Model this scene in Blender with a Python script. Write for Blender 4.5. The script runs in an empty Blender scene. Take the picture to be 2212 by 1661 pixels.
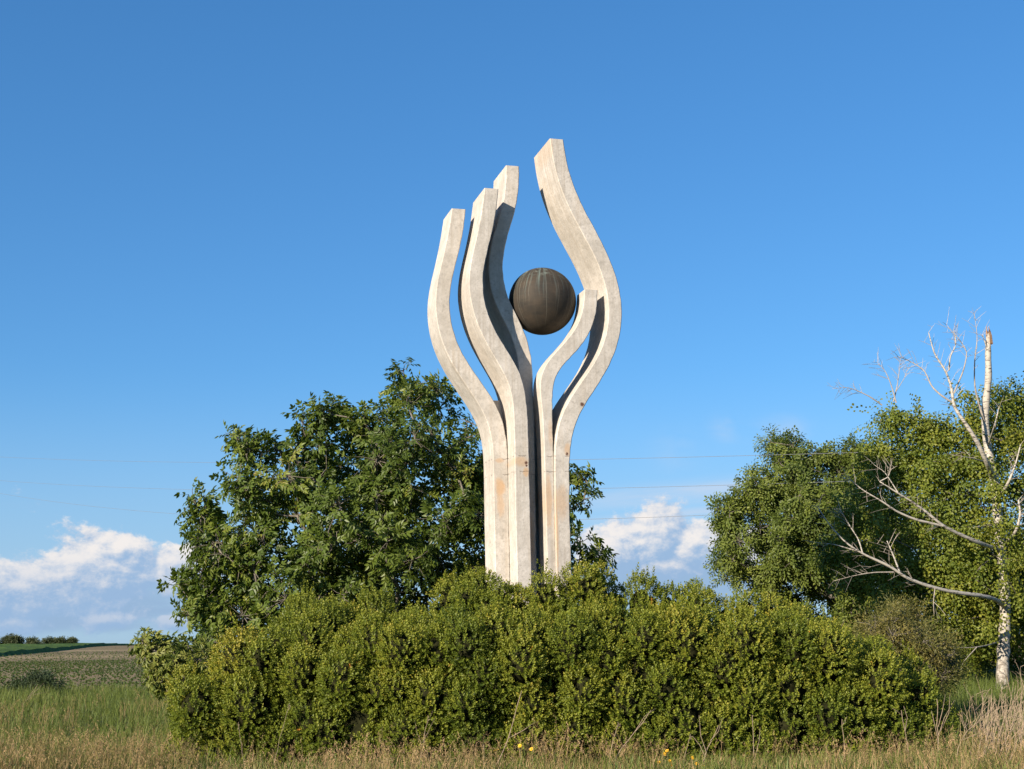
import bpy, math, random
import numpy as np
from mathutils import Matrix, Vector

# ---------------------------------------------------------------- camera
scene = bpy.context.scene
HFOV, PITCH, ROLL, EYE = 40.0, 10.98, 1.0, 1.5
RW, RH = 2212.0, 1661.0                      # layout grid used while measuring the place
FPX = RW / 2 / math.tan(math.radians(HFOV / 2))
_p, _r = math.radians(PITCH), math.radians(ROLL)
CF = np.array([0, math.cos(_p), math.sin(_p)])
_R = np.array([1.0, 0, 0]); _U = np.cross(_R, CF)
CR = _R * math.cos(_r) - _U * math.sin(_r)
CU = _U * math.cos(_r) + _R * math.sin(_r)
CC = np.array([0, 0, EYE])
cam_data = bpy.data.cameras.new('camera')
cam_data.sensor_fit = 'HORIZONTAL'; cam_data.angle = math.radians(HFOV)
cam_data.clip_start = 0.1; cam_data.clip_end = 12000
cam = bpy.data.objects.new('camera', cam_data)
scene.collection.objects.link(cam)
mw = Matrix.Identity(4)
for i in range(3):
    mw[i][0] = CR[i]; mw[i][1] = CU[i]; mw[i][2] = -CF[i]; mw[i][3] = CC[i]
cam.matrix_world = mw
scene.camera = cam

# ---------------------------------------------------------------- sky, sun, exposure
SUN_EL, SUN_AZ = 21.0, 228.5                 # azimuth counted from +x, anticlockwise
world = bpy.data.worlds.new('World'); scene.world = world; world.use_nodes = True
sun_vec = Vector((math.cos(math.radians(SUN_EL)) * math.cos(math.radians(SUN_AZ)),
                  math.cos(math.radians(SUN_EL)) * math.sin(math.radians(SUN_AZ)),
                  math.sin(math.radians(SUN_EL))))
sun_data = bpy.data.lights.new('sun', 'SUN')
sun_data.energy = 5.0; sun_data.angle = math.radians(0.5); sun_data.color = (1.0, 0.875, 0.715)
sun = bpy.data.objects.new('sun', sun_data); scene.collection.objects.link(sun)
sun.rotation_euler = (-sun_vec).to_track_quat('-Z', 'Y').to_euler()
sun.location = (-20, -20, 30)
vs = scene.view_settings
vs.view_transform = 'Standard'; vs.look = 'None'; vs.gamma = 1.0; vs.use_curve_mapping = False
vs.exposure = 0.90
SKY = 0.0714
scene.cycles.use_denoising = True
try:
    scene.cycles.denoiser = 'OPENIMAGEDENOISE'; scene.cycles.denoising_input_passes = 'RGB_ALBEDO_NORMAL'; scene.cycles.denoising_prefilter = 'ACCURATE'
except Exception:
    pass
scene.cycles.max_bounces = 6; scene.cycles.diffuse_bounces = 2; scene.cycles.glossy_bounces = 2
scene.cycles.transmission_bounces = 4; scene.cycles.transparent_max_bounces = 6
scene.cycles.caustics_reflective = False; scene.cycles.caustics_refractive = False
scene.cycles.sample_clamp_indirect = 6.0

class NG:
    """small helper for node graphs"""
    def __init__(s, tree):
        s.t = tree
        for n in list(tree.nodes): tree.nodes.remove(n)
    def new(s, typ, ins=None, **props):
        n = s.t.nodes.new(typ)
        for k, v in props.items(): setattr(n, k, v)
        for k, v in (ins or {}).items(): s.put(n.inputs[k], v)
        return n
    def put(s, sock, v):
        if v is None: return
        if isinstance(v, bpy.types.NodeSocket): s.t.links.new(v, sock)
        elif isinstance(v, bpy.types.Node): s.t.links.new(v.outputs[0], sock)
        else: sock.default_value = v
    def m(s, op, a, b=None, c=None, clamp=False):
        n = s.t.nodes.new('ShaderNodeMath'); n.operation = op; n.use_clamp = clamp
        s.put(n.inputs[0], a); s.put(n.inputs[1], b); s.put(n.inputs[2], c)
        return n.outputs[0]
    def vm(s, op, a, b=None):
        n = s.t.nodes.new('ShaderNodeVectorMath'); n.operation = op
        s.put(n.inputs[0], a)
        if b is not None:
            if op == 'SCALE': s.put(n.inputs[3], b)
            else: s.put(n.inputs[1], b)
        return n.outputs[1] if op in ('LENGTH', 'DOT_PRODUCT', 'DISTANCE') else n.outputs[0]
    def xyz(s, x=0.0, y=0.0, z=0.0):
        return s.new('ShaderNodeCombineXYZ', {0: x, 1: y, 2: z}).outputs[0]
    def sep(s, v):
        return s.new('ShaderNodeSeparateXYZ', {0: v}).outputs
    def mapr(s, v, a, b, c=0.0, d=1.0, smooth=False):
        n = s.t.nodes.new('ShaderNodeMapRange'); n.clamp = True
        if smooth: n.interpolation_type = 'SMOOTHSTEP'
        for i, q in enumerate((v, a, b, c, d)): s.put(n.inputs[i], q)
        return n.outputs[0]
    def noise(s, vec, scale=5.0, detail=4.0, rough=0.55, dist=0.0, dim='3D'):
        n = s.t.nodes.new('ShaderNodeTexNoise'); n.noise_dimensions = dim
        s.put(n.inputs['Vector'], vec); s.put(n.inputs['Scale'], scale); s.put(n.inputs['Detail'], detail)
        s.put(n.inputs['Roughness'], rough); s.put(n.inputs['Distortion'], dist)
        return n.outputs['Fac'] if 'Fac' in n.outputs else n.outputs[0]
    def mix(s, f, a, b, blend='MIX'):
        n = s.t.nodes.new('ShaderNodeMix'); n.data_type = 'RGBA'; n.blend_type = blend
        s.put(n.inputs[0], f)
        for sock, v in ((n.inputs[6], a), (n.inputs[7], b)):
            if isinstance(v, (tuple, list)) and len(v) == 3: v = (*v, 1.0)
            s.put(sock, v)
        return n.outputs[2]
    def ramp(s, f, stops):
        n = s.t.nodes.new('ShaderNodeValToRGB'); s.put(n.inputs[0], f)
        e = n.color_ramp.elements
        while len(e) < len(stops): e.new(0.5)
        for q, (p, c) in zip(e, stops):
            q.position = p; q.color = (*c, 1.0)
        return n.outputs[0]

def build_world():
    world.cycles.sampling_method = 'MANUAL'; world.cycles.sample_map_resolution = 256
    g = NG(world.node_tree)
    sky = g.new('ShaderNodeTexSky', sky_type='NISHITA', sun_disc=False, sun_elevation=math.radians(SUN_EL),
                sun_rotation=math.radians(90.0 - SUN_AZ), altitude=150.0, air_density=1.0, dust_density=0.25, ozone_density=3.0)
    hs = g.new('ShaderNodeHueSaturation', {'Saturation': 1.22, 'Value': 1.0, 'Color': sky.outputs[0]})
    base = g.mix(1.0, hs.outputs[0], (0.66, 0.98, 1.28, 1), 'MULTIPLY')
    base = g.new('ShaderNodeGamma', {0: base, 1: 0.75}).outputs[0]
    base = g.mix(1.0, base, (1.18, 1.36, 1.47, 1), 'MULTIPLY')
    d = g.new('ShaderNodeNewGeometry').outputs['Incoming']
    d = g.vm('SCALE', d, -1.0)
    x, y, z = g.sep(d)
    az = g.m('MULTIPLY', g.m('ARCTAN2', x, y), 57.2958)
    el = g.m('MULTIPLY', g.m('ARCSINE', z), 57.2958)
    def heap(a, e, blobs):
        e = g.m('ADD', e, 0.22)
        tot = None
        for (ca, ce, ra, re, w) in blobs:
            dx = g.m('DIVIDE', g.m('SUBTRACT', a, ca), ra); dy = g.m('DIVIDE', g.m('SUBTRACT', e, ce), re)
            q = g.m('ADD', g.m('MULTIPLY', dx, dx), g.m('MULTIPLY', dy, dy))
            v = g.m('MULTIPLY', g.m('EXPONENT', g.m('MULTIPLY', q, -1.0)), w)
            tot = v if tot is None else g.m('MAXIMUM', tot, v)
        return tot
    # cumulus banks low over the horizon: rounded heaps grown from fractal noise, seen from their sunlit side
    def dens(da, de, det=8.0):
        a = g.m('ADD', az, da); e = g.m('ADD', el, de)
        p = g.xyz(g.m('MULTIPLY', a, 0.8), g.m('MULTIPLY', e, 1.05), 11.0)
        n1 = g.noise(p, 0.85, det, 0.64, 0.1)
        return g.m('ADD', heap(a, e, CLOUDS), g.m('MULTIPLY', g.m('SUBTRACT', n1, 0.5), 1.15))
    d0 = dens(0.0, 0.0)
    d1 = dens(-0.20, 0.28, 5.0)
    cover = g.mapr(d0, 0.17, 0.37, 0.0, 1.0, True)
    lit = g.mapr(g.m('SUBTRACT', d0, d1), -0.20, 0.30, 0.0, 1.0, True)
    lit = g.m('MULTIPLY', lit, g.mapr(el, 1.4, 4.4, 0.25, 1.0))
    ccol = g.mix(lit, (0.36, 0.54, 0.80, 1), (1.04, 0.98, 0.94, 1))
    bg_sky = g.new('ShaderNodeBackground', {'Color': base, 'Strength': SKY})
    bg_low = g.new('ShaderNodeBackground', {'Color': base, 'Strength': SKY})
    bg_cl = g.new('ShaderNodeBackground', {'Color': ccol, 'Strength': 0.48})
    # thin veils: long stratus streaks, a few wisps, and the pale air over the horizon
    pv = g.xyz(g.m('MULTIPLY', az, 0.10), g.m('ADD', g.m('MULTIPLY', el, 1.0), g.m('MULTIPLY', az, -0.06)), 3.0)
    nv = g.noise(pv, 1.0, 3.0, 0.5, 0.3)
    veil = g.m('MULTIPLY', g.mapr(nv, 0.46, 0.66, 0.0, 1.0, True), g.mapr(el, 8.5, 5.5, 0.0, 0.45, True))
    pw = g.xyz(g.m('MULTIPLY', az, 0.35), g.m('MULTIPLY', el, 0.6), 9.0)
    wisp = g.m('MULTIPLY', heap(az, el, WISPS), g.mapr(g.noise(pw, 1.6, 3.0, 0.55, 0.6), 0.35, 0.75, 0.0, 0.5))
    haze = g.mapr(el, 12.0, 0.5, 0.0, 0.74, True)
    elt = g.m('SUBTRACT', el, g.m('MULTIPLY', g.m('SUBTRACT', az, 6.0), 0.055))
    sn = g.noise(g.xyz(g.m('MULTIPLY', az, 0.25), g.m('MULTIPLY', elt, 2.2), 30.0), 1.0, 4.0, 0.55, 0.2)
    streaks = g.m('MULTIPLY', heap(az, elt, STREAKS), g.mapr(sn, 0.28, 0.58, 0.4, 1.0))
    thin = g.m('MAXIMUM', veil, haze)
    bg_s = g.new('ShaderNodeBackground', {'Color': (0.62, 0.76, 0.96, 1), 'Strength': 0.48})
    bg_v = g.new('ShaderNodeBackground', {'Color': (0.46, 0.65, 0.92, 1), 'Strength': 0.44})
    m0 = g.new('ShaderNodeMixShader', {0: thin, 1: bg_low.outputs[0], 2: bg_v.outputs[0]})
    m0 = g.new('ShaderNodeMixShader', {0: g.m('MAXIMUM', streaks, wisp), 1: m0.outputs[0], 2: bg_s.outputs[0]})
    # flat grey-blue cloud bases under the heaps
    pb = g.xyz(g.m('MULTIPLY', az, 0.35), g.m('MULTIPLY', el, 1.3), 20.0)
    bb = g.m('ADD', heap(az, el, BASES), g.m('MULTIPLY', g.m('SUBTRACT', g.noise(pb, 1.0, 5.0, 0.55, 0.2), 0.5), 0.9))
    bg_b = g.new('ShaderNodeBackground', {'Color': (0.36, 0.53, 0.80, 1), 'Strength': 0.44})
    m1 = g.new('ShaderNodeMixShader', {0: g.mapr(bb, 0.25, 0.65, 0.0, 0.75, True), 1: m0.outputs[0], 2: bg_b.outputs[0]})
    cover = g.m('MULTIPLY', cover, g.mapr(el, 8.4, 7.2, 0.0, 0.95, True))
    m2 = g.new('ShaderNodeMixShader', {0: cover, 1: m1.outputs[0], 2: bg_cl.outputs[0]})
    # the cloud belt ends well above and below what it holds
    belt = g.m('MULTIPLY', g.m('LESS_THAN', el, 14.0), g.m('GREATER_THAN', el, -3.0))
    m3 = g.new('ShaderNodeMixShader', {0: belt, 1: bg_sky.outputs[0], 2: m2.outputs[0]})
    g.new('ShaderNodeOutputWorld', {0: m3.outputs[0]})
# low cumulus heaps as (azimuth, elevation, half widths, weight), in view and going on round the horizon
CLOUDS = [(-18.0, 2.7, 3.6, 0.75, 0.62), (6.4, 3.7, 3.6, 0.55, 0.60), (-21.2, 3.0, 2.4, 1.25, 0.88), (-18.8, 3.2, 1.7, 1.1, 0.78), (-16.5, 3.6, 2.1, 1.6, 0.92), (-15.4, 4.4, 1.1, 1.0, 0.80),
          (-12.9, 3.7, 1.4, 1.1, 0.86), (-19.6, 1.8, 1.6, 0.55, 0.55), (-16.0, 2.0, 1.4, 0.5, 0.55), (-13.6, 1.8, 1.2, 0.4, 0.5), (4.2, 4.4, 2.0, 1.0, 0.86), (5.8, 5.0, 1.1, 1.2, 0.88),
          (7.6, 4.3, 1.8, 1.1, 0.86), (9.8, 4.0, 2.0, 1.0, 0.80), (-26.5, 3.2, 2.5, 1.3, 0.85), (-35.0, 2.6, 3.0, 1.1, 0.85),
          (19.0, 3.0, 2.5, 1.1, 0.8), (29.0, 3.6, 2.8, 1.4, 0.85), (41.0, 2.6, 3.0, 1.2, 0.85), (-50.0, 3.4, 3.0, 1.3, 0.85)]
BASES = [(-18.0, 2.5, 6.0, 1.4, 0.85), (6.8, 3.1, 5.0, 1.1, 0.9), (-32.0, 2.4, 7.0, 1.2, 0.8), (24.0, 2.6, 8.0, 1.2, 0.8), (44.0, 2.2, 6.0, 1.0, 0.8)]
STREAKS = [(7.5, 6.55, 5.0, 0.38, 0.9), (7.0, 5.75, 4.5, 0.22, 0.7), (-17.0, 5.0, 6.0, 0.5, 0.55), (28.0, 7.0, 6.0, 0.4, 0.8), (-36.0, 6.4, 6.0, 0.4, 0.8)]
WISPS = [(8.7, 9.1, 0.55, 0.5, 1.0), (11.0, 8.9, 1.1, 0.55, 0.9), (6.6, 8.3, 0.9, 0.7, 0.6), (24.0, 9.0, 2.0, 0.7, 0.8), (-27.0, 9.5, 1.8, 0.7, 0.8)]
build_world()

# ---------------------------------------------------------------- helpers
rng = np.random.default_rng(7)
COL = scene.collection

def at(px, py, Y):
    """the point of the place seen at layout position (px, py), Y metres ahead"""
    d = CF + (px - RW / 2) / FPX * CR + (RH / 2 - py) / FPX * CU
    return CC + d * (Y / d[1])

def ground_z(x, y):
    x = np.asarray(x, float); y = np.asarray(y, float)
    t = np.clip((y - 19.5) / 20.0, 0, 1); t = t * t * (3 - 2 * t)
    z = 0.62 * t
    far = np.clip(y - 42, 0, None)
    z = z + 0.0205 * np.minimum(far, 150) + 0.0205 * 70 * (1 - np.exp(-np.clip(far - 150, 0, None) / 70)) - 0.000022 * np.clip(far - 190, 0, 900) ** 2
    z = z - 0.0012 * np.clip(far, 0, 190) * np.clip((x + 45) / 40, -1.2, 1.5)
    z = z + 0.03 * np.sin(x * 0.9 + 1.3) * np.sin(y * 0.7) * np.clip(1 - far / 40, 0.2, 1)
    return z

def tag(o, label=None, cat=None, group=None, kind=None):
    for k, v in (('label', label), ('category', cat), ('group', group), ('kind', kind)):
        if v: o[k] = v
    return o

def empty(name, loc, rz=0.0):
    o = bpy.data.objects.new(name, None); COL.objects.link(o)
    o.location = loc; o.rotation_euler = (0, 0, rz); o.empty_display_size = 0.2
    return o

class MB:
    """collects vertices and faces; build() links ONE mesh object"""
    def __init__(s): s.V = []; s.F = []; s.T = []; s.n = 0
    def add(s, V, faces, tint=None):
        V = np.asarray(V, float).reshape(-1, 3)
        for f in faces:
            f = np.asarray(f, int)
            if len(f): s.F.append(f + s.n)
        s.V.append(V); s.T.append(np.full(len(V), 0.5) if tint is None else np.broadcast_to(np.asarray(tint, float), (len(V),)))
        s.n += len(V)
    def tube(s, pts, radii, sides=6, cap=True):
        P = np.asarray(pts, float); n = len(P); R = np.broadcast_to(np.asarray(radii, float), (n,))
        T = np.gradient(P, axis=0); T /= np.linalg.norm(T, axis=1)[:, None] + 1e-12
        ref = np.array([0.31, 0.87, 0.38]); A = np.cross(T, ref); A /= np.linalg.norm(A, axis=1)[:, None] + 1e-12
        B = np.cross(T, A); an = np.arange(sides) * 2 * math.pi / sides
        V = P[:, None] + R[:, None, None] * (np.cos(an)[None, :, None] * A[:, None] + np.sin(an)[None, :, None] * B[:, None])
        i = np.arange(n - 1)[:, None] * sides; j = np.arange(sides)[None]; k = (j + 1) % sides
        q = np.stack([i + j, i + k, i + sides + k, i + sides + j], -1).reshape(-1, 4)
        s.add(V.reshape(-1, 3), [q])
        if cap and sides >= 3:
            c = np.arange(1, sides - 1); o = s.n - sides
            s.F.append(np.stack([np.full_like(c, o), o + c, o + c + 1], -1))
    def box(s, c, h):
        c = np.asarray(c, float); h = np.asarray(h, float)
        V = np.array([[x, y, z] for x in (-1, 1) for y in (-1, 1) for z in (-1, 1)]) * h + c
        s.add(V, [np.array([[0, 1, 3, 2], [4, 6, 7, 5], [0, 4, 5, 1], [2, 3, 7, 6], [0, 2, 6, 4], [1, 5, 7, 3]])])
    def mesh(s, name, mat, smooth=False):
        me = bpy.data.meshes.new(name)
        V = np.concatenate(s.V); me.vertices.add(len(V)); me.vertices.foreach_set('co', V.ravel())
        tot = np.concatenate([np.full(len(f), f.shape[1]) for f in s.F]); lv = np.concatenate([f.ravel() for f in s.F])
        me.loops.add(len(lv)); me.loops.foreach_set('vertex_index', lv.astype(np.int32))
        me.polygons.add(len(tot)); st = np.r_[0, np.cumsum(tot)[:-1]]
        me.polygons.foreach_set('loop_start', st.astype(np.int32))
        me.polygons.foreach_set('use_smooth', np.full(len(tot), smooth))
        at_ = me.attributes.new('tint', 'FLOAT', 'POINT'); at_.data.foreach_set('value', np.concatenate(s.T).astype(np.float32))
        me.update(calc_edges=True); me.materials.append(mat)
        return me
    def build(s, name, mat, parent=None, smooth=False):
        o = bpy.data.objects.new(name, s.mesh(name, mat, smooth)); COL.objects.link(o)
        if parent is not None:
            o.parent = parent
        return o

def norm(a): return a / (np.linalg.norm(a, axis=-1, keepdims=True) + 1e-12)

def frames(axis, up):
    """rotation matrices with columns (axis, side, normal)"""
    A = norm(axis); S = norm(np.cross(up, A)); N = np.cross(A, S)
    return np.stack([A, S, N], -1)

def scatter(mb, tmpl, pos, M, scale, tint):
    """copies of a small leaf template, merged into one foliage mesh"""
    V, faces, tt = tmpl
    W = np.einsum('nij,kj->nki', M, V) * np.asarray(scale)[:, None, None] + np.asarray(pos)[:, None]
    n, k = W.shape[:2]; off = (np.arange(n) * k)[:, None, None]
    fs = [(f[None] + off).reshape(-1, f.shape[1]) for f in faces]
    tn = np.clip(np.asarray(tint)[:, None] + tt[None], 0, 1).ravel()
    mb.add(W.reshape(-1, 3), fs, tn)

def merge_templates(parts):
    V = []; Q = []; Tr = []; T = []; n = 0
    for v, fs, t in parts:
        v = np.asarray(v, float)
        for f in fs: (Q if f.shape[1] == 4 else Tr).append(f + n)
        V.append(v); T.append(np.broadcast_to(np.asarray(t, float), (len(v),))); n += len(v)
    out = [np.concatenate(x) for x in (Q, Tr) if x]
    return np.concatenate(V), out, np.concatenate(T)

def leaf_ovate(L, Wd, fold=0.16, droop=0.14, t=0.0):
    V = np.array([[0, 0, 0], [.28, .46, fold], [.66, .38, fold * .8 - droop * .4], [1, 0, -droop], [.66, -.38, fold * .8 - droop * .4], [.28, -.46, fold]])
    V = V * np.array([L, Wd, L * .6])
    return V, [np.array([[0, 3, 2, 1], [0, 5, 4, 3]])], t
def leaf_rhomb(L, Wd, fold=0.2, t=0.0):
    V = np.array([[0, 0, 0], [.5, .5, fold], [1, 0, -.05], [.5, -.5, fold]]) * np.array([L, Wd, Wd])
    return V, [np.array([[0, 2, 1], [0, 3, 2]])], t
def place(tm, pos, axis, up):
    V, f, t = tm
    M = frames(np.array(axis, float)[None], np.array(up, float)[None])[0]
    return V @ M.T + np.array(pos, float), f, t

# ---------------------------------------------------------------- materials
def material(name):
    m = bpy.data.materials.new(name); m.use_nodes = True
    return m, NG(m.node_tree)
def out(g, shader): g.new('ShaderNodeOutputMaterial', {0: shader})

def leaf_material(name, stops, rough=0.5, trans=0.25, tcol=(0.16, 0.24, 0.02), spec=0.3, patch=0.25):
    m, g = material(name)
    t = g.new('ShaderNodeAttribute', attribute_name='tint').outputs['Fac']
    geo = g.new('ShaderNodeNewGeometry')
    big = g.noise(geo.outputs['Position'], 1.3, 3.0, 0.5)
    t2 = g.m('ADD', t, g.m('MULTIPLY', g.m('SUBTRACT', big, 0.5), patch * 2), clamp=True)
    colr = g.ramp(t2, stops)
    p = g.new('ShaderNodeBsdfPrincipled', {'Base Color': colr, 'Roughness': rough, 'Specular IOR Level': spec})
    tr = g.new('ShaderNodeBsdfTranslucent', {'Color': g.mix(0.6, colr, (*tcol, 1.0))})
    out(g, g.new('ShaderNodeMixShader', {0: trans, 1: p.outputs[0], 2: tr.outputs[0]}).outputs[0])
    return m

def bark_material(name, c0, c1, scale=(6, 6, 1.5), rough=0.85):
    m, g = material(name)
    P = g.new('ShaderNodeNewGeometry').outputs['Position']
    n = g.noise(g.vm('MULTIPLY', P, scale), 4.0, 5.0, 0.65, 0.3)
    colr = g.ramp(n, [(0.3, c0), (0.7, c1)])
    b = g.new('ShaderNodeBump', {'Strength': 0.6, 'Distance': 0.02, 'Height': n})
    out(g, g.new('ShaderNodeBsdfPrincipled', {'Base Color': colr, 'Roughness': rough, 'Normal': b.outputs[0]}).outputs[0])
    return m

def birch_material():
    m, g = material('birch_bark')
    P = g.new('ShaderNodeNewGeometry').outputs['Position']
    lent = g.noise(g.vm('MULTIPLY', P, (3.0, 3.0, 16.0)), 2.2, 4.0, 0.6, 0.4)
    mark = g.mapr(lent, 0.54, 0.62)
    x, y, z = g.sep(P)
    butt = g.m('MULTIPLY', g.mapr(z, 2.6, 0.8), g.mapr(g.noise(g.vm('MULTIPLY', P, (5, 5, 3)), 3.0, 4.0, 0.6), 0.42, 0.56))
    fine = g.noise(P, 14.0, 4.0, 0.6)
    c = g.mix(fine, (0.29, 0.26, 0.215, 1), (0.50, 0.455, 0.38, 1))
    c = g.mix(mark, c, (0.07, 0.055, 0.045, 1)); c = g.mix(butt, c, (0.16, 0.13, 0.10, 1))
    b = g.new('ShaderNodeBump', {'Strength': 0.35, 'Distance': 0.02, 'Height': lent})
    out(g, g.new('ShaderNodeBsdfPrincipled', {'Base Color': c, 'Roughness': 0.7, 'Normal': b.outputs[0]}).outputs[0])
    return m

def concrete_material():
    m, g = material('weathered_concrete')
    P = g.new('ShaderNodeTexCoord').outputs['Object']
    x, y, z = g.sep(P)
    n_big = g.noise(P, 1.1, 4.0, 0.6); n_mid = g.noise(P, 5.0, 6.0, 0.68); n_fine = g.noise(P, 24.0, 3.0, 0.6)
    form = g.noise(g.vm('MULTIPLY', P, (1.2, 1.2, 26.0)), 2.0, 3.0, 0.6)
    nx, ny, nz = g.sep(g.new('ShaderNodeTexCoord').outputs['Normal'])
    across = g.new('ShaderNodeMix', {0: g.m('GREATER_THAN', g.m('ABSOLUTE', ny), 0.6), 2: y, 3: x}).outputs[0]
    drip = g.noise(g.xyz(g.m('MULTIPLY', across, 13.0), 0.0, g.m('MULTIPLY', z, 0.55)), 1.0, 4.0, 0.6, 0.2)
    c = g.mix(g.mapr(n_big, 0.3, 0.7), (0.455, 0.415, 0.362, 1), (0.615, 0.572, 0.518, 1))
    c = g.mix(g.mapr(n_mid, 0.35, 0.70, 0.0, 0.75), c, (0.345, 0.315, 0.27, 1))
    c = g.mix(g.mapr(n_fine, 0.50, 0.75, 0.0, 0.5), c, (0.26, 0.24, 0.21, 1))
    # tan weathering: run-off streaks that start at the cut tops and spread on the sheltered flanks
    tan = g.m('MULTIPLY', g.mapr(drip, 0.46, 0.70), g.mapr(n_big, 0.36, 0.62, 0.15, 0.8))
    c = g.mix(g.m('MULTIPLY', tan, 0.6), c, (0.43, 0.345, 0.245, 1))
    pit = g.mapr(g.noise(P, 11.0, 4.0, 0.75), 0.56, 0.70, 0.0, 0.6)
    c = g.mix(pit, c, (0.27, 0.245, 0.21, 1))
    grime = g.m('MULTIPLY', g.mapr(drip, 0.50, 0.66), g.mapr(g.noise(P, 0.8, 2.0, 0.5), 0.42, 0.62))
    c = g.mix(g.m('MULTIPLY', grime, 0.45), c, (0.25, 0.225, 0.195, 1))
    # rust blooms at their own places on the faces (u, z, half sizes, strength)
    rust = None
    for (u0, z0, ru, rz, w) in STAINS:
        dx = g.m('DIVIDE', g.m('SUBTRACT', x, u0), ru); dz = g.m('DIVIDE', g.m('SUBTRACT', z, z0), rz)
        q = g.m('ADD', g.m('MULTIPLY', dx, dx), g.m('MULTIPLY', dz, dz))
        q = g.m('ADD', q, g.m('MULTIPLY', g.m('SUBTRACT', n_mid, 0.5), 2.2))
        v = g.mapr(q, 1.15, 0.15, 0.0, w, True)
        rust = v if rust is None else g.m('MAXIMUM', rust, v)
    c = g.mix(rust, c, g.mix(drip, (0.42, 0.24, 0.11, 1), (0.50, 0.33, 0.18, 1)))
    # pour joints with hairline cracks
    wob = g.m('MULTIPLY', g.m('SUBTRACT', g.noise(g.vm('MULTIPLY', P, (5, 5, 0.2)), 2.0, 4.0, 0.6), 0.5), 0.09)
    crack = None
    for z0 in (4.91, 4.64):
        dz = g.m('ABSOLUTE', g.m('SUBTRACT', g.m('SUBTRACT', z, z0), wob))
        v = g.mapr(dz, 0.010, 0.003, 0.0, 0.6)
        crack = v if crack is None else g.m('MAXIMUM', crack, v)
    crack = g.m('MULTIPLY', crack, g.mapr(g.noise(g.vm('MULTIPLY', P, (5, 5, 0.7)), 1.7, 2.0, 0.5), 0.47, 0.58))
    c = g.mix(crack, c, (0.09, 0.065, 0.05, 1))
    spot = None
    for (u0, z0, r0) in ((0.21, 4.79, 0.035), (0.215, 4.74, 0.025), (-0.30, 4.33, 0.03), (0.93, 4.95, 0.03), (1.235, 5.83, 0.05)):
        dd = g.vm('LENGTH', g.vm('SUBTRACT', g.xyz(x, 0.0, z), (u0, 0, z0)))
        v = g.mapr(g.m('ADD', dd, g.m('MULTIPLY', g.m('SUBTRACT', n_fine, 0.5), 0.05)), r0, r0 * 0.5)
        spot = v if spot is None else g.m('MAXIMUM', spot, v)
    c = g.mix(spot, c, (0.10, 0.05, 0.035, 1))
    h = g.m('ADD', g.m('MULTIPLY', n_fine, 0.6), g.m('ADD', g.m('MULTIPLY', form, 0.12), g.m('MULTIPLY', n_mid, 0.8)))
    h = g.m('SUBTRACT', h, g.m('MULTIPLY', crack, 1.5))
    b = g.new('ShaderNodeBump', {'Strength': 0.4, 'Distance': 0.012, 'Height': h})
    out(g, g.new('ShaderNodeBsdfPrincipled', {'Base Color': c, 'Roughness': 0.88, 'Specular IOR Level': 0.25, 'Normal': b.outputs[0]}).outputs[0])
    return m

def bronze_material():
    m, g = material('dark_bronze')
    P = g.new('ShaderNodeTexCoord').outputs['Object']
    x, y, z = g.sep(P)
    lon = g.m('ARCTAN2', x, y)
    w = g.m('MULTIPLY', g.noise(P, 4.0, 3.0, 0.5), 0.10)
    l2 = g.m('ADD', lon, w)
    def streak(freq, seed, lo, hi, vs_):
        n = g.noise(g.xyz(g.m('MULTIPLY', l2, freq), g.m('MULTIPLY', z, vs_), seed), 1.0, 2.0, 0.5)
        return g.mapr(n, lo, hi)
    s1 = g.m('MULTIPLY', streak(22.0, 3.0, 0.60, 0.68, 0.25), g.mapr(z, 0.50, 0.15))
    s2 = g.m('MULTIPLY', streak(12.0, 8.0, 0.52, 0.72, 0.7), g.mapr(z, -0.15, 0.35))
    n = g.noise(P, 3.2, 5.0, 0.62)
    hor = g.noise(g.vm('MULTIPLY', P, (2.0, 2.0, 9.0)), 2.5, 3.0, 0.5)
    c = g.ramp(n, [(0.28, (0.026, 0.024, 0.021)), (0.55, (0.046, 0.037, 0.028)), (0.8, (0.074, 0.055, 0.038))])
    c = g.mix(g.mapr(hor, 0.5, 0.8, 0.0, 0.25), c, (0.085, 0.062, 0.045, 1))
    c = g.mix(g.m('MULTIPLY', s1, 0.5), c, (0.22, 0.225, 0.19, 1))
    c = g.mix(g.m('MULTIPLY', s2, 0.5), c, (0.17, 0.24, 0.22, 1))
    top = g.m('MULTIPLY', g.mapr(z, 0.30, 0.58), g.mapr(g.noise(P, 9.0, 4.0, 0.6), 0.5, 0.68))
    c = g.mix(g.m('MULTIPLY', top, 0.6), c, (0.30, 0.36, 0.31, 1))
    b = g.new('ShaderNodeBump', {'Strength': 0.25, 'Distance': 0.02, 'Height': n})
    out(g, g.new('ShaderNodeBsdfPrincipled', {'Base Color': c, 'Metallic': 0.1, 'Roughness': 0.72, 'Specular IOR Level': 0.25, 'Normal': b.outputs[0]}).outputs[0])
    return m

# (u, z, half width, half height, strength) in the monument's own frame
STAINS = [(-0.14, 4.42, 0.10, 0.20, 0.75), (-0.14, 4.10, 0.08, 0.28, 0.5), (0.12, 4.81, 0.15, 0.11, 0.55), (0.20, 4.62, 0.06, 0.10, 0.7),
          (0.94, 5.04, 0.07, 0.14, 0.6), (0.60, 4.15, 0.07, 0.55, 0.55), (0.82, 4.10, 0.13, 0.35, 0.45), (0.72, 3.6, 0.03, 0.9, 0.6),
          (0.66, 5.3, 0.05, 0.3, 0.35), (-0.15, 4.88, 0.1, 0.05, 0.5), (0.76, 10.55, 0.06, 0.35, 0.25),
          (0.38, 3.5, 0.09, 0.5, 0.5)]

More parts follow.
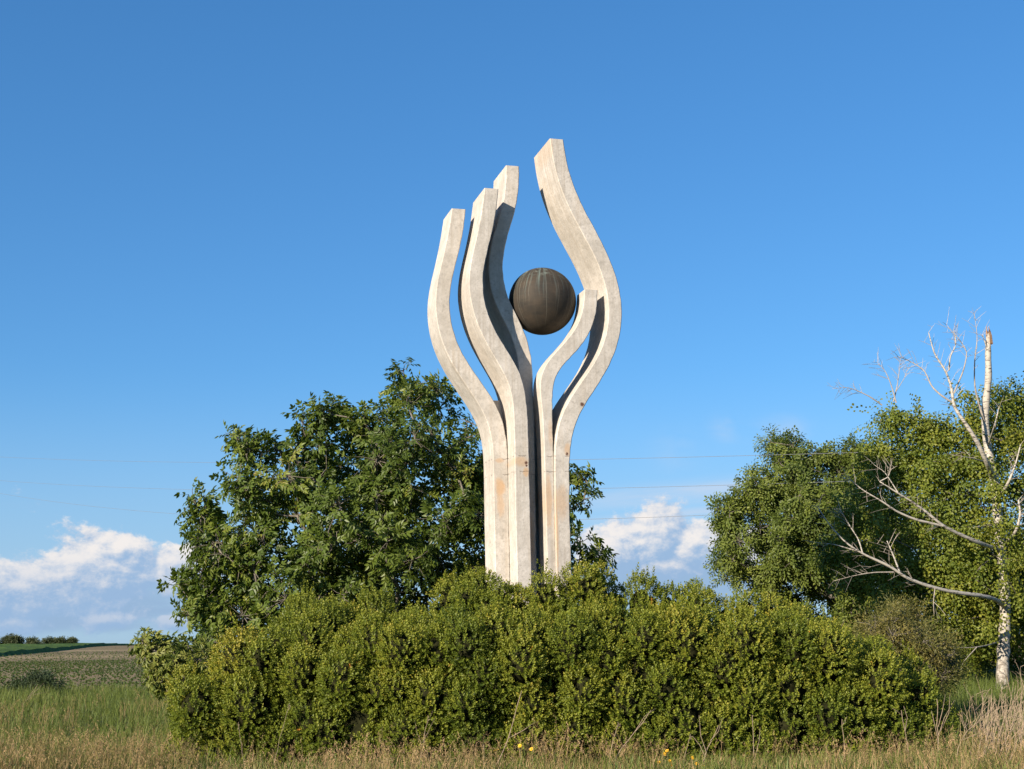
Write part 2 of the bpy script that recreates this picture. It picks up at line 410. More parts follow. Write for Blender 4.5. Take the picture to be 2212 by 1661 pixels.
# ---------------------------------------------------------------- monument
ARMS = {'F1': {'v':0.43,'D':0.69,'a':[[-0.963,9.423],[-0.983,9.285],[-1.005,9.147],[-1.029,9.009],[-1.055,8.872],[-1.084,8.735],[-1.114,8.598],[-1.146,8.462],[-1.186,8.293],[-1.217,8.157],[-1.243,8.02],[-1.262,7.882],[-1.273,7.744],[-1.275,7.606],[-1.267,7.467],[-1.25,7.33],[-1.224,7.194],[-1.189,7.06],[-1.144,6.929],[-1.092,6.801],[-1.031,6.676],[-0.964,6.554],[-0.891,6.435],[-0.795,6.29],[-0.716,6.175],[-0.637,6.06],[-0.56,5.944],[-0.487,5.825],[-0.423,5.703],[-0.37,5.577],[-0.328,5.446],[-0.299,5.312],[-0.28,5.175],[-0.27,5.037],[-0.265,4.898],[-0.263,4.758],[-0.262,4.618],[-0.262,4.478],[-0.263,4.303],[-0.263,4.164],[-0.262,4.024],[-0.262,3.884],[-0.261,3.744],[-0.26,3.604],[-0.259,3.464],[-0.258,3.324]],'b':[[-0.703,9.423],[-0.719,9.284],[-0.737,9.145],[-0.758,9.007],[-0.783,8.869],[-0.812,8.732],[-0.845,8.596],[-0.88,8.46],[-0.924,8.291],[-0.956,8.155],[-0.984,8.018],[-1.004,7.881],[-1.015,7.743],[-1.017,7.604],[-1.008,7.466],[-0.989,7.328],[-0.959,7.193],[-0.919,7.061],[-0.869,6.932],[-0.81,6.807],[-0.742,6.686],[-0.668,6.569],[-0.59,6.454],[-0.489,6.311],[-0.408,6.197],[-0.329,6.082],[-0.254,5.965],[-0.187,5.843],[-0.129,5.718],[-0.082,5.588],[-0.046,5.455],[-0.021,5.319],[-0.007,5.181],[0.0,5.042],[0.003,4.903],[0.004,4.762],[0.005,4.622],[0.005,4.482],[0.005,4.307],[0.006,4.167],[0.006,4.026],[0.006,3.886],[0.005,3.746],[0.005,3.606],[0.005,3.465],[0.005,3.325]]},
        'F2': {'v':0,'D':0.87,'a':[[-0.461,9.7],[-0.48,9.556],[-0.5,9.412],[-0.523,9.269],[-0.549,9.126],[-0.579,8.984],[-0.61,8.842],[-0.643,8.701],[-0.685,8.525],[-0.716,8.383],[-0.742,8.241],[-0.76,8.099],[-0.768,7.956],[-0.764,7.813],[-0.748,7.671],[-0.722,7.529],[-0.685,7.39],[-0.64,7.253],[-0.587,7.119],[-0.527,6.988],[-0.46,6.86],[-0.39,6.735],[-0.316,6.612],[-0.225,6.459],[-0.157,6.335],[-0.1,6.206],[-0.056,6.073],[-0.027,5.934],[-0.01,5.793],[-0.001,5.649],[0.003,5.504],[0.005,5.36],[0.007,5.215],[0.008,5.071],[0.008,4.926],[0.007,4.781],[0.006,4.636],[0.005,4.491],[0.003,4.309],[0.003,4.164],[0.002,4.019],[0.003,3.873],[0.004,3.728],[0.005,3.583],[0.006,3.438],[0.008,3.292]],'b':[[-0.203,9.7],[-0.219,9.556],[-0.237,9.412],[-0.258,9.269],[-0.283,9.126],[-0.312,8.984],[-0.344,8.843],[-0.379,8.702],[-0.423,8.526],[-0.456,8.386],[-0.483,8.245],[-0.502,8.102],[-0.509,7.96],[-0.505,7.817],[-0.489,7.674],[-0.461,7.534],[-0.423,7.396],[-0.373,7.262],[-0.313,7.132],[-0.244,7.006],[-0.169,6.883],[-0.09,6.762],[-0.014,6.64],[0.073,6.484],[0.132,6.354],[0.178,6.22],[0.212,6.081],[0.234,5.94],[0.248,5.796],[0.256,5.652],[0.261,5.507],[0.263,5.362],[0.264,5.217],[0.265,5.071],[0.265,4.926],[0.265,4.781],[0.265,4.636],[0.265,4.491],[0.266,4.309],[0.266,4.164],[0.267,4.019],[0.267,3.874],[0.268,3.729],[0.269,3.583],[0.27,3.438],[0.271,3.293]]},
        'F3': {'v':0.43,'D':0.92,'a':[[0.061,10.315],[0.055,10.159],[0.046,10.003],[0.031,9.848],[0.008,9.694],[-0.024,9.542],[-0.065,9.392],[-0.112,9.243],[-0.172,9.058],[-0.216,8.908],[-0.252,8.757],[-0.278,8.604],[-0.293,8.45],[-0.297,8.295],[-0.287,8.141],[-0.264,7.989],[-0.226,7.841],[-0.174,7.696],[-0.111,7.555],[-0.041,7.416],[0.029,7.278],[0.093,7.137],[0.146,6.993],[0.192,6.807],[0.214,6.655],[0.226,6.5],[0.232,6.344],[0.235,6.187],[0.236,6.03],[0.237,5.874],[0.238,5.717],[0.239,5.56],[0.24,5.403],[0.24,5.246],[0.239,5.09],[0.239,4.933],[0.238,4.776],[0.237,4.619],[0.236,4.423],[0.235,4.267],[0.234,4.11],[0.234,3.953],[0.234,3.796],[0.234,3.639],[0.234,3.483],[0.235,3.326]],'b':[[0.312,10.315],[0.307,10.159],[0.3,10.003],[0.286,9.848],[0.265,9.694],[0.235,9.541],[0.196,9.391],[0.151,9.242],[0.093,9.055],[0.049,8.906],[0.013,8.755],[-0.015,8.602],[-0.031,8.448],[-0.033,8.295],[-0.02,8.143],[0.01,7.993],[0.056,7.848],[0.115,7.706],[0.182,7.566],[0.252,7.427],[0.317,7.287],[0.373,7.143],[0.418,6.996],[0.456,6.807],[0.473,6.653],[0.483,6.498],[0.487,6.342],[0.49,6.186],[0.492,6.029],[0.494,5.872],[0.496,5.716],[0.497,5.559],[0.499,5.402],[0.499,5.246],[0.499,5.089],[0.499,4.933],[0.498,4.776],[0.496,4.619],[0.495,4.423],[0.494,4.267],[0.493,4.11],[0.493,3.953],[0.492,3.797],[0.492,3.64],[0.492,3.483],[0.492,3.327]]},
        'T': {'v':0,'D':0.45,'a':[[1.358,7.936],[1.348,7.829],[1.336,7.722],[1.319,7.616],[1.295,7.513],[1.262,7.412],[1.22,7.315],[1.169,7.222],[1.094,7.112],[1.028,7.028],[0.958,6.947],[0.886,6.867],[0.812,6.789],[0.74,6.709],[0.672,6.627],[0.611,6.541],[0.561,6.449],[0.523,6.353],[0.499,6.252],[0.489,6.149],[0.489,6.044],[0.496,5.937],[0.506,5.83],[0.517,5.696],[0.523,5.588],[0.528,5.481],[0.531,5.373],[0.534,5.265],[0.537,5.157],[0.538,5.049],[0.54,4.941],[0.54,4.833],[0.54,4.725],[0.541,4.617],[0.541,4.509],[0.542,4.401],[0.543,4.293],[0.544,4.185],[0.545,4.05],[0.546,3.942],[0.547,3.834],[0.548,3.726],[0.548,3.618],[0.548,3.51],[0.548,3.402],[0.548,3.294]],'b':[[1.604,7.936],[1.598,7.828],[1.591,7.721],[1.579,7.615],[1.561,7.509],[1.535,7.406],[1.501,7.305],[1.459,7.208],[1.395,7.091],[1.337,7.001],[1.273,6.916],[1.204,6.833],[1.132,6.754],[1.057,6.677],[0.984,6.599],[0.914,6.519],[0.852,6.435],[0.8,6.345],[0.762,6.249],[0.737,6.148],[0.721,6.044],[0.713,5.937],[0.709,5.83],[0.706,5.695],[0.706,5.587],[0.705,5.48],[0.705,5.372],[0.705,5.264],[0.706,5.156],[0.707,5.048],[0.708,4.94],[0.708,4.832],[0.708,4.724],[0.708,4.616],[0.707,4.508],[0.707,4.401],[0.706,4.293],[0.705,4.185],[0.705,4.05],[0.704,3.942],[0.704,3.834],[0.704,3.726],[0.703,3.618],[0.703,3.51],[0.702,3.402],[0.702,3.294]]},
        'F5': {'v':-0.06,'D':1.04,'a':[[0.755,10.708],[0.774,10.536],[0.797,10.365],[0.827,10.195],[0.866,10.027],[0.914,9.861],[0.97,9.698],[1.035,9.538],[1.125,9.342],[1.204,9.187],[1.286,9.035],[1.368,8.883],[1.45,8.73],[1.527,8.575],[1.596,8.417],[1.657,8.256],[1.706,8.092],[1.744,7.925],[1.769,7.756],[1.777,7.585],[1.77,7.415],[1.746,7.247],[1.706,7.082],[1.633,6.882],[1.558,6.728],[1.472,6.58],[1.376,6.437],[1.275,6.296],[1.173,6.156],[1.074,6.015],[0.982,5.87],[0.9,5.72],[0.832,5.564],[0.781,5.402],[0.745,5.236],[0.723,5.066],[0.712,4.895],[0.706,4.722],[0.702,4.505],[0.701,4.331],[0.699,4.158],[0.698,3.984],[0.697,3.811],[0.697,3.637],[0.696,3.463],[0.695,3.29]],'b':[[1.012,10.708],[1.034,10.537],[1.059,10.366],[1.091,10.197],[1.133,10.031],[1.184,9.867],[1.245,9.706],[1.314,9.548],[1.409,9.355],[1.49,9.202],[1.572,9.05],[1.652,8.897],[1.73,8.743],[1.802,8.586],[1.867,8.427],[1.924,8.264],[1.97,8.099],[2.004,7.931],[2.025,7.762],[2.033,7.591],[2.027,7.421],[2.007,7.251],[1.973,7.084],[1.91,6.881],[1.845,6.723],[1.769,6.569],[1.684,6.42],[1.592,6.274],[1.495,6.132],[1.397,5.99],[1.301,5.847],[1.213,5.701],[1.137,5.549],[1.077,5.391],[1.033,5.228],[1.003,5.06],[0.986,4.89],[0.976,4.718],[0.969,4.502],[0.966,4.329],[0.963,4.156],[0.962,3.983],[0.961,3.81],[0.961,3.637],[0.961,3.464],[0.962,3.291]]}}
def build_monument():
    root = empty('monument', (0, 0, 0), math.radians(15.5))
    P0 = np.array([0.0180816801, 24.0])                    # where u = v = 0 stands
    root.location = (P0[0], P0[1], 0.0)
    conc = concrete_material()
    for name, key in (('curved_arm', 'F1'), ('curved_arm', 'F2'), ('curved_arm', 'F3'), ('curved_arm', 'T'), ('curved_arm', 'F5')):
        a, b, v0, D = (ARMS[key][k] for k in ('a', 'b', 'v', 'D'))
        a = np.array(a); b = np.array(b)
        ea = a[-1] + (a[-1] - a[-4]) * 0; eb = b[-1]
        slope = 0.004
        a = np.r_[a, [[a[-1, 0] + slope * (a[-1, 1] + 0.1), -0.1]]]; b = np.r_[b, [[b[-1, 0] + slope * (b[-1, 1] + 0.1), -0.1]]]
        n = len(a)
        # finely resample so that arrises can be slightly ragged, as cast concrete is
        t = np.linspace(0, n - 1, 150); k = np.arange(n)
        A = np.c_[np.interp(t, k, a[:, 0]), np.interp(t, k, a[:, 1])]; B = np.c_[np.interp(t, k, b[:, 0]), np.interp(t, k, b[:, 1])]
        n = len(A)
        rag = 0.0022 * rng.standard_normal((4, n)); rag[0] *= 0.2; rag[3] *= 0.3; rag[:, 1:-1] = 0.25 * rag[:, :-2] + 0.5 * rag[:, 1:-1] + 0.25 * rag[:, 2:]; rag[1] *= 1.6
        bev = 0.014
        # ring of eight points: four faces and four small chamfers
        ring = []
        w = norm(B - A)
        for (base, du, v, dv, rg) in ((A, 0, v0, bev, 0), (A, bev, v0, 0, 0), (B, -bev, v0, 0, 1), (B, 0, v0, bev, 1), (B, 0, v0 + D, -bev, 2), (B, -bev, v0 + D, 0, 2), (A, bev, v0 + D, 0, 3), (A, 0, v0 + D, -bev, 3)):
            p = base + w * (du + rag[rg][:, None])
            ring.append(np.c_[p[:, 0], np.full(n, v + dv), p[:, 1]])
        V = np.stack(ring, 1)                              # n, 8, 3
        i = np.arange(n - 1)[:, None] * 8; j = np.arange(8)[None]; k = (j + 1) % 8
        q = np.stack([i + j, i + 8 + j, i + 8 + k, i + k], -1).reshape(-1, 4)
        mb = MB(); mb.add(V.reshape(-1, 3), [q, np.arange(8)[None], (np.arange(8)[::-1] + (n - 1) * 8)[None]])
        o = mb.build(name, conc, root)
        tag(o, dict(F1='leftmost and lowest of the tall curved concrete arms', F2='curved concrete arm in front, second from the left', F3='rear curved concrete arm behind the ball, mostly in shade',
                    T='short thumb-like concrete arm right of the ball', F5='tallest curved concrete arm, on the right side')[key])
    # ball: a bronze sphere with a seam flange where it meets the arms
    import bmesh
    bm = bmesh.new(); bmesh.ops.create_uvsphere(bm, u_segments=64, v_segments=40, radius=0.611)
    me = bpy.data.meshes.new('ball'); 
    for v in bm.verts:
        r = 1 + 0.004 * math.sin(3 * v.co.x + 5 * v.co.z) + 0.003 * math.sin(7 * v.co.y + 2)
        v.co *= r
    for f in bm.faces: f.smooth = True
    bm.to_mesh(me); bm.free(); me.materials.append(bronze_material())
    ball = bpy.data.objects.new('metal_ball', me); COL.objects.link(ball); ball.parent = root
    ball.location = (0.745, 0.60, 7.833)
    tag(ball, 'dark bronze ball with pale run-off streaks')
    mb = MB(); mb.box((0.36, 0.62, 0.12), (1.05, 0.95, 0.22)); mb.box((0.36, 0.62, 0.37), (0.92, 0.82, 0.03))
    mb.build('plinth', conc, root)
    mb = MB(); mb.box((0.52, 0.93, 3.05), (0.30, 0.20, 3.05)); mb.box((0.28, 0.86, 3.0), (0.55, 0.14, 3.0))
    tag(mb.build('core_wall', conc, root), 'recessed shaded concrete core between the arms')
    tag(root, 'tall pale concrete hand monument holding a dark ball, behind the boxwood hedge', 'monument')
build_monument()
# ---------------------------------------------------------------- ground
def soil_ground_material():
    m, g = material('meadow_ground')
    P = g.new('ShaderNodeNewGeometry').outputs['Position']
    n1 = g.noise(P, 0.5, 4.0, 0.6); n2 = g.noise(P, 6.0, 4.0, 0.65)
    c = g.ramp(n1, [(0.3, (0.055, 0.075, 0.022)), (0.55, (0.095, 0.100, 0.040)), (0.75, (0.16, 0.125, 0.065))])
    c = g.mix(g.mapr(n2, 0.45, 0.7, 0.0, 0.6), c, (0.05, 0.042, 0.025, 1))
    b = g.new('ShaderNodeBump', {'Strength': 0.8, 'Distance': 0.06, 'Height': n2})
    out(g, g.new('ShaderNodeBsdfPrincipled', {'Base Color': c, 'Roughness': 0.95, 'Specular IOR Level': 0.1, 'Normal': b.outputs[0]}).outputs[0])
    return m
def field_material():
    m, g = material('tilled_field')
    P = g.new('ShaderNodeNewGeometry').outputs['Position']
    x, y, z = g.sep(P)
    q = g.xyz(g.m('MULTIPLY', x, 0.22), g.m('ADD', y, g.m('MULTIPLY', x, 0.10)), 0.0)
    rows = g.noise(q, 1.1, 3.0, 0.6)
    n1 = g.noise(q, 0.06, 3.0, 0.55); clod = g.noise(P, 3.5, 5.0, 0.65)
    soil = g.mix(clod, (0.135, 0.100, 0.056, 1), (0.275, 0.205, 0.118, 1))
    dryr = g.mix(g.mapr(n1, 0.5, 0.66), soil, (0.31, 0.23, 0.13, 1))
    green = g.m('MULTIPLY', g.mapr(rows, 0.44, 0.60), g.mapr(g.noise(P, 2.2, 3.0, 0.6), 0.36, 0.56))
    green = g.m('MULTIPLY', green, g.mapr(y, 230.0, 62.0, 0.22, 0.45))
    green = g.m('MULTIPLY', green, g.mapr(y, 50.0, 75.0, 0.2, 1.0))
    c = g.mix(green, dryr, (0.13, 0.16, 0.05, 1))
    b = g.new('ShaderNodeBump', {'Strength': 0.9, 'Distance': 0.10, 'Height': g.m('ADD', clod, rows)})
    out(g, g.new('ShaderNodeBsdfPrincipled', {'Base Color': c, 'Roughness': 0.95, 'Specular IOR Level': 0.1, 'Normal': b.outputs[0]}).outputs[0])
    return m
def green_field_material():
    m, g = material('green_crop')
    P = g.new('ShaderNodeNewGeometry').outputs['Position']
    n = g.noise(g.vm('MULTIPLY', P, (0.5, 1.0, 1.0)), 0.9, 5.0, 0.65)
    c = g.ramp(n, [(0.3, (0.032, 0.060, 0.015)), (0.55, (0.070, 0.122, 0.026)), (0.75, (0.120, 0.165, 0.040))])
    b = g.new('ShaderNodeBump', {'Strength': 1.0, 'Distance': 0.4, 'Height': n})
    out(g, g.new('ShaderNodeBsdfPrincipled', {'Base Color': c, 'Roughness': 0.9, 'Specular IOR Level': 0.1, 'Normal': b.outputs[0]}).outputs[0])
    return m

def sheet(name, xs, ys, mat, dz=0.0, xfun=None):
    X, Y = np.meshgrid(xs, ys)
    if xfun is not None: X, Y = xfun(X, Y)
    Z = ground_z(X, Y) + dz
    nx, ny = len(xs), len(ys)
    i = np.arange(ny - 1)[:, None] * nx + np.arange(nx - 1)[None]
    q = np.stack([i, i + 1, i + nx + 1, i + nx], -1).reshape(-1, 4)
    mb = MB(); mb.add(np.stack([X, Y, Z], -1).reshape(-1, 3), [q])
    return tag(mb.build(name, mat, None, True), kind='structure')

sheet('ground', np.r_[-2500, -1200, -600, -300, np.linspace(-160, 160, 81), 300, 600, 1200, 2500],
      np.r_[-400, -150, -60, np.linspace(-20, 60, 81), np.linspace(63, 330, 90), 400, 550, 800, 1200, 2500], soil_ground_material())
sheet('crop_field', np.linspace(-130, 60, 70), np.r_[np.linspace(43.5, 100, 60), np.linspace(101, 300, 100)], field_material(), 0.03)

M_CROP = leaf_material('crop_leaf', [(0.0, (0.040, 0.065, 0.018)), (0.5, (0.084, 0.125, 0.035)), (1.0, (0.145, 0.180, 0.060))], 0.5, 0.15)
def crop_template(n, h):
    P = []
    for k in range(n):
        a = k * 2.4 + 0.3; el = 0.5 + 0.5 * ((k * 0.37) % 1)
        P.append(place(leaf_rhomb(h * 1.1, h * 0.6, 0.12, ((k * 0.61) % 1 - .5) * .3), (0, 0, h * 0.25), (math.cos(a) * math.cos(el), math.sin(a) * math.cos(el), math.sin(el)), (0, 0, 1)))
    return merge_templates(P)
def crop_rows():
    mb = MB()
    for (y0, y1, n, h, sx, sy) in ((43.8, 95, 6, 0.115, 0.30, 0.66), (95, 140, 3, 0.14, 0.8, 1.3)):
        ys = np.arange(y0, y1, sy)
        pts = []
        for y in ys:
            xs = np.arange(-0.43 * y - 3, -0.17 * y + 1, sx); pts.append(np.c_[xs, np.full(len(xs), y)])
        p = np.concatenate(pts); p[:, 0] += rng.normal(0, 0.06, len(p)); p[:, 1] += rng.normal(0, 0.05, len(p)) - p[:, 0] * 0.10 - 1.5
        keep = (p[:, 1] > 43.6) & (rng.random(len(p)) < 0.85)
        p = p[keep]
        pos = np.c_[p, ground_z(p[:, 0], p[:, 1]) + 0.02]
        a = rng.random(len(p)) * 6.283; M = np.zeros((len(p), 3, 3)); M[:, 0, 0] = np.cos(a); M[:, 0, 1] = -np.sin(a); M[:, 1, 0] = np.sin(a); M[:, 1, 1] = np.cos(a); M[:, 2, 2] = 1
        scatter(mb, crop_template(n, h), pos, M, rng.uniform(0.6, 1.25, len(p)), rng.uniform(0.3, 0.7, len(p)))
    o = mb.build('crop_rows', M_CROP)
    tag(o, 'rows of low green seedlings on the brown field at left', 'crop plants', kind='stuff')
crop_rows()
def green_strip():
    ys = np.r_[118.0, np.linspace(118.5, 300, 60)]; V = []; nx = 40
    for k, y in enumerate(ys):
        xb = np.interp(y, [110, 125, 160, 195, 300], [-42.5, -45.0, -51.0, -58.5, -78])
        xs = np.r_[np.linspace(-170, xb - .4, nx), xb]
        for i, x in enumerate(xs):
            edge = k == 0 or i == nx
            V.append((x, y, float(ground_z(x, y)) + (0.0 if edge else 0.42 + 0.07 * rng.standard_normal())))
    nx += 1; i = np.arange(len(ys) - 1)[:, None] * nx + np.arange(nx - 1)[None]
    q = np.stack([i, i + 1, i + nx + 1, i + nx], -1).reshape(-1, 4)
    mb = MB(); mb.add(np.array(V), [q]); tag(mb.build('green_field', green_field_material(), None, False), kind='structure')
green_strip()

# ---------------------------------------------------------------- plants: leaf kinds
def compound(nl, L, wd, spread, ll, droop=0.5, seed=1, fine=True):
    leaf_ovate = globals()['leaf_ovate'] if fine else (lambda l, w, a, b, t: leaf_rhomb(l, w * 1.15, 0.25, t))
    r = random.Random(seed); parts = []
    nodes = (nl - 1) // 2
    for k in range(nodes):
        t = 0.35 + 0.55 * k / max(1, nodes - 1)
        for sgn in (-1, 1):
            ax = (math.cos(spread), sgn * math.sin(spread), -droop * (0.5 + 0.5 * r.random()))
            l = ll * (0.75 + 0.25 * t) * r.uniform(0.85, 1.12)
            parts.append(place(leaf_ovate(l, l * wd, 0.10 + 0.12 * r.random(), 0.18, r.uniform(-.08, .08)), (L * t, 0, -0.25 * L * t * t), ax, (0.3 * r.uniform(-1, 1), sgn * -0.3, 1)))
    parts.append(place(leaf_ovate(ll * 1.1, ll * 1.1 * wd, 0.12, 0.2, 0.0), (L * 0.95, 0, -0.22 * L), (1, 0.1 * r.uniform(-1, 1), -droop), (0, 0, 1)))
    w = 0.004
    parts.append((np.array([[0, w, 0], [0, -w, 0], [L * .5, -w, -.06 * L], [L * .5, w, -.06 * L], [L * .96, 0, -.23 * L]]), [np.array([[0, 1, 2, 3]]), np.array([[3, 2, 4]])], np.full(5, 0.2)))
    return merge_templates(parts)
def spray(n, L, ll, wd, seed, droop=0.4):
    """a short leafy twig with n simple leaves"""
    r = random.Random(seed); parts = []
    for k in range(n):
        t = (k + 0.5) / n; a = k * 2.4 + r.random()
        ax = (0.55, math.cos(a) * 0.8, math.sin(a) * 0.5 - droop)
        l = ll * r.uniform(0.75, 1.2)
        parts.append(place(leaf_rhomb(l, l * wd, 0.15, r.uniform(-.12, .12)), (L * t, 0.1 * L * math.cos(a), 0.1 * L * math.sin(a) - droop * 0.3 * L * t * t), ax, (0.3 * r.uniform(-1, 1), 0.3 * r.uniform(-1, 1), 1)))
    return merge_templates(parts)

def inside(poly, p):
    x, y = p; c = False; n = len(poly)
    for i in range(n):
        x1, y1 = poly[i]; x2, y2 = poly[i - 1]
        if (y1 > y) != (y2 > y) and x < (x2 - x1) * (y - y1) / (y2 - y1) + x1: c = not c
    return c
def edge_dist(poly, p):
    P = np.array(poly, float); Q = np.roll(P, -1, 0); d = Q - P; w = np.array(p) - P
    t = np.clip((w * d).sum(1) / ((d * d).sum(1) + 1e-9), 0, 1)
    return np.sqrt((((w - t[:, None] * d)) ** 2).sum(1)).min()

def fill_lumps(poly, Y, hmax, rad, n, seed, inset=0.75, sep=0.8):
    """places for leaf clumps through a crown's volume; the outline is the crown's measured profile"""
    r = random.Random(seed); P = np.array(poly, float); x0, y0 = P.min(0); x1, y1 = P.max(0)
    k = FPX / Y; outl = []
    dmax = 0.30 * min(x1 - x0, y1 - y0)
    tries = 0
    while len(outl) < n and tries < n * 160:
        tries += 1
        p = (r.uniform(x0, x1), r.uniform(y0, y1))
        if not inside(poly, p): continue
        R = r.uniform(*rad); d = edge_dist(poly, p)
        if d < R * k * inset: R = max(rad[0] * 0.45, d / k / inset)
        if R < rad[0] * 0.5: continue
        h = hmax * math.sqrt(min(1.0, d / dmax))
        s = r.uniform(-1, 1); yy = Y + h * (abs(s) ** 0.7) * (1 if s > 0 else -1)
        c = at(p[0], p[1], yy)
        if all(((c - q[0]) ** 2).sum() > (sep * 0.5 * (R + q[1])) ** 2 for q in outl): outl.append((c, R))
    return outl

def grow(base, lumps, r_trunk, first=None, bend=0.10, seed=1):
    """joins every clump to the nearest limb already grown; returns tubes (points, radii)"""
    r = np.random.default_rng(seed)
    nodes = [np.array(base, float)]; par = [-1]
    for p in (first or []):
        par.append(len(nodes) - 1); nodes.append(np.array(p, float))
    start = len(nodes)
    order = sorted(range(len(lumps)), key=lambda i: np.linalg.norm(lumps[i][0] - nodes[-1]))
    tips = []
    for i in order:
        c = lumps[i][0]; N = np.array(nodes)
        d = np.linalg.norm(N - c, axis=1) + 0.9 * np.clip(N[:, 2] - c[2] + 0.1, 0, None) + (np.arange(len(N)) < max(1, start - 2)) * 0.8
        j = int(np.argmin(d)); A = nodes[j]; L = np.linalg.norm(c - A); m = max(1, int(L / 0.35)); prev = j
        side = r.normal(0, 1, 3) * bend * L; side[2] -= 0.06 * L
        for k in range(1, m + 1):
            t = k / m; nodes.append(A + (c - A) * t + side * math.sin(math.pi * t)); par.append(prev); prev = len(nodes) - 1
        tips.append(prev)
    w = np.zeros(len(nodes)); 
    for t in tips: w[t] += 1
    for i in range(len(nodes) - 1, 0, -1): w[par[i]] += w[i]
    rad = r_trunk * np.sqrt(np.maximum(w, 0.4) / max(1, w[0])) ** 1.05
    rad = np.maximum(rad, 0.006)
    return nodes, par, rad

def skeleton_mesh(nodes, par, rad, lo, hi, sides):
    """tubes of the limbs whose girth lies between lo and hi"""
    mb = MB(); ch = {}
    for i, p in enumerate(par):
        if p >= 0: ch.setdefault(p, []).append(i)
    done = set()
    for i in range(1, len(nodes)):
        if i in done or not (lo <= rad[i] < hi): continue
        path = [par[i], i]; done.add(i)
        while True:
            nx = [c for c in ch.get(path[-1], []) if c not in done and lo <= rad[c] < hi]
            if not nx: break
            c = max(nx, key=lambda q: rad[q]); path.append(c); done.add(c)
        R = [rad[q] for q in path]; R[0] = min(rad[path[0]], R[1] * 1.25)
        mb.tube([nodes[q] for q in path], R, sides)
    return mb

def dress(lumps, tmpls, n_twig, n_leaf, size, seed, tint=(0.25, 0.75), up=0.25, twigs=None, flat=0.0, hang=0.15):
    """leaves on short twigs through each clump; gives arrays of leaf positions, frames, sizes, tints, kinds"""
    r = np.random.default_rng(seed); PO = []; AX = []; SC = []; TI = []
    for (c, R) in lumps:
        nt = max(8, int(n_twig * (R / size[2]) ** 2))
        d = norm(r.normal(0, 1, (nt, 3)) + np.array([0, 0, up])); L = R * r.uniform(0.45, 1.05, nt)
        lt = r.uniform(*tint)
        for k in range(nt):
            tip = c + d[k] * L[k]; tip[2] -= 0.08 * L[k]
            if twigs is not None: twigs.tube([c, (c + tip) / 2 + r.normal(0, .03, 3), tip], [0.010, 0.007, 0.004], 3, False)
            m = max(1, int(r.normal(n_leaf, 0.8)))
            t = r.uniform(0.45, 1.0, m)[:, None]
            PO.append(c + (tip - c) * t)
            AX.append(norm(d[k] * 0.8 + r.normal(0, 0.75, (m, 3)) + np.array([0, 0, -hang])))
            SC.append(r.uniform(size[0], size[1], m)); TI.append(np.clip(lt + r.normal(0, 0.10, m), 0, 1))
    PO = np.concatenate(PO); AX = np.concatenate(AX); SC = np.concatenate(SC); TI = np.concatenate(TI)
    ctr = np.mean([c for c, _ in lumps], axis=0)
    O = (PO - ctr) * np.array([1, 1, 0.3]); O = O / (np.linalg.norm(O, axis=1, keepdims=True) + 0.6)      # blades turn to the open side
    UP = norm(r.normal(0, 0.42, PO.shape) + O * 1.0 + np.array([0, 0, 0.55]))
    return PO, frames(AX, UP), SC, TI, r.integers(0, len(tmpls), len(PO))

def foliage(PO, M, SC, TI, K, tmpls, sel=None):
    mb = MB()
    for k, t in enumerate(tmpls):
        s = (K == k) if sel is None else ((K == k) & sel)
        if s.any(): scatter(mb, t, PO[s], M[s], SC[s], TI[s])
    return mb

def rel(root, obj):
    """keep world placement when the thing's Empty stands at its base"""
    obj.parent = root
    obj.matrix_parent_inverse = Matrix.Translation(Vector(root.location)).inverted()

def make_tree(name, label, cat, base, lumps, tmpls, leafmat, barkmat, r_trunk, n_twig, n_leaf, size, seed, first=None, single=0, group=None, tint=(0.25, 0.75), twig_mesh=True, up=0.25, low=None):
    root = empty(name, tuple(base)); tag(root, label, cat, group)
    nodes, par, rad = grow(base, lumps, r_trunk, first, seed=seed)
    th = r_trunk * 0.42
    for nm, lo, hi, sd in (('trunk', th, 9, 9), ('branches', 0.0, th, 5)):
        mb = skeleton_mesh(nodes, par, rad, lo, hi, sd)
        if mb.V: rel(root, mb.build(nm, barkmat, None, True))
    tw = MB() if twig_mesh else None
    PO, M, SC, TI, K = dress(lumps, tmpls, n_twig, n_leaf, size, seed, tint, up, tw)
    sel = np.ones(len(PO), bool)
    if single:
        # the leaves that show largest: nearest the viewer's side, in the open
        score = -PO[:, 1] + 0.15 * rng.random(len(PO)); idx = np.argsort(-score)[:single]
        sel[idx] = False
        meshes = []
        for t in tmpls:
            b = MB(); b.add(t[0], t[1], np.clip(t[2] + 0.5, 0, 1)); meshes.append(b.mesh('leaf', leafmat))
        for i in idx:
            o = bpy.data.objects.new('leaf', meshes[K[i]]); COL.objects.link(o)
            mat4 = np.eye(4); mat4[:3, :3] = M[i] * SC[i]; mat4[:3, 3] = PO[i] - np.array(base)
            o.parent = root; o.matrix_basis = Matrix(mat4.tolist())
    if low is None: mb = foliage(PO, M, SC, TI, K, tmpls, sel)
    else:                                                # plainer leaf blades on the far side of the crown
        back = PO[:, 1] > base[1] + 0.3
        mb = foliage(PO, M, SC, TI, K, tmpls, sel & ~back); b2 = foliage(PO, M, SC, TI, K, low, sel & back)
        mb.F += [f + mb.n for f in b2.F]; mb.V += b2.V; mb.T += b2.T; mb.n += b2.n
    o = mb.build('crown', leafmat); rel(root, o); tag(o, kind='stuff')
    if tw is not None and tw.V: rel(root, tag(tw.build('twigs', barkmat, None, True), kind='stuff'))
    return root

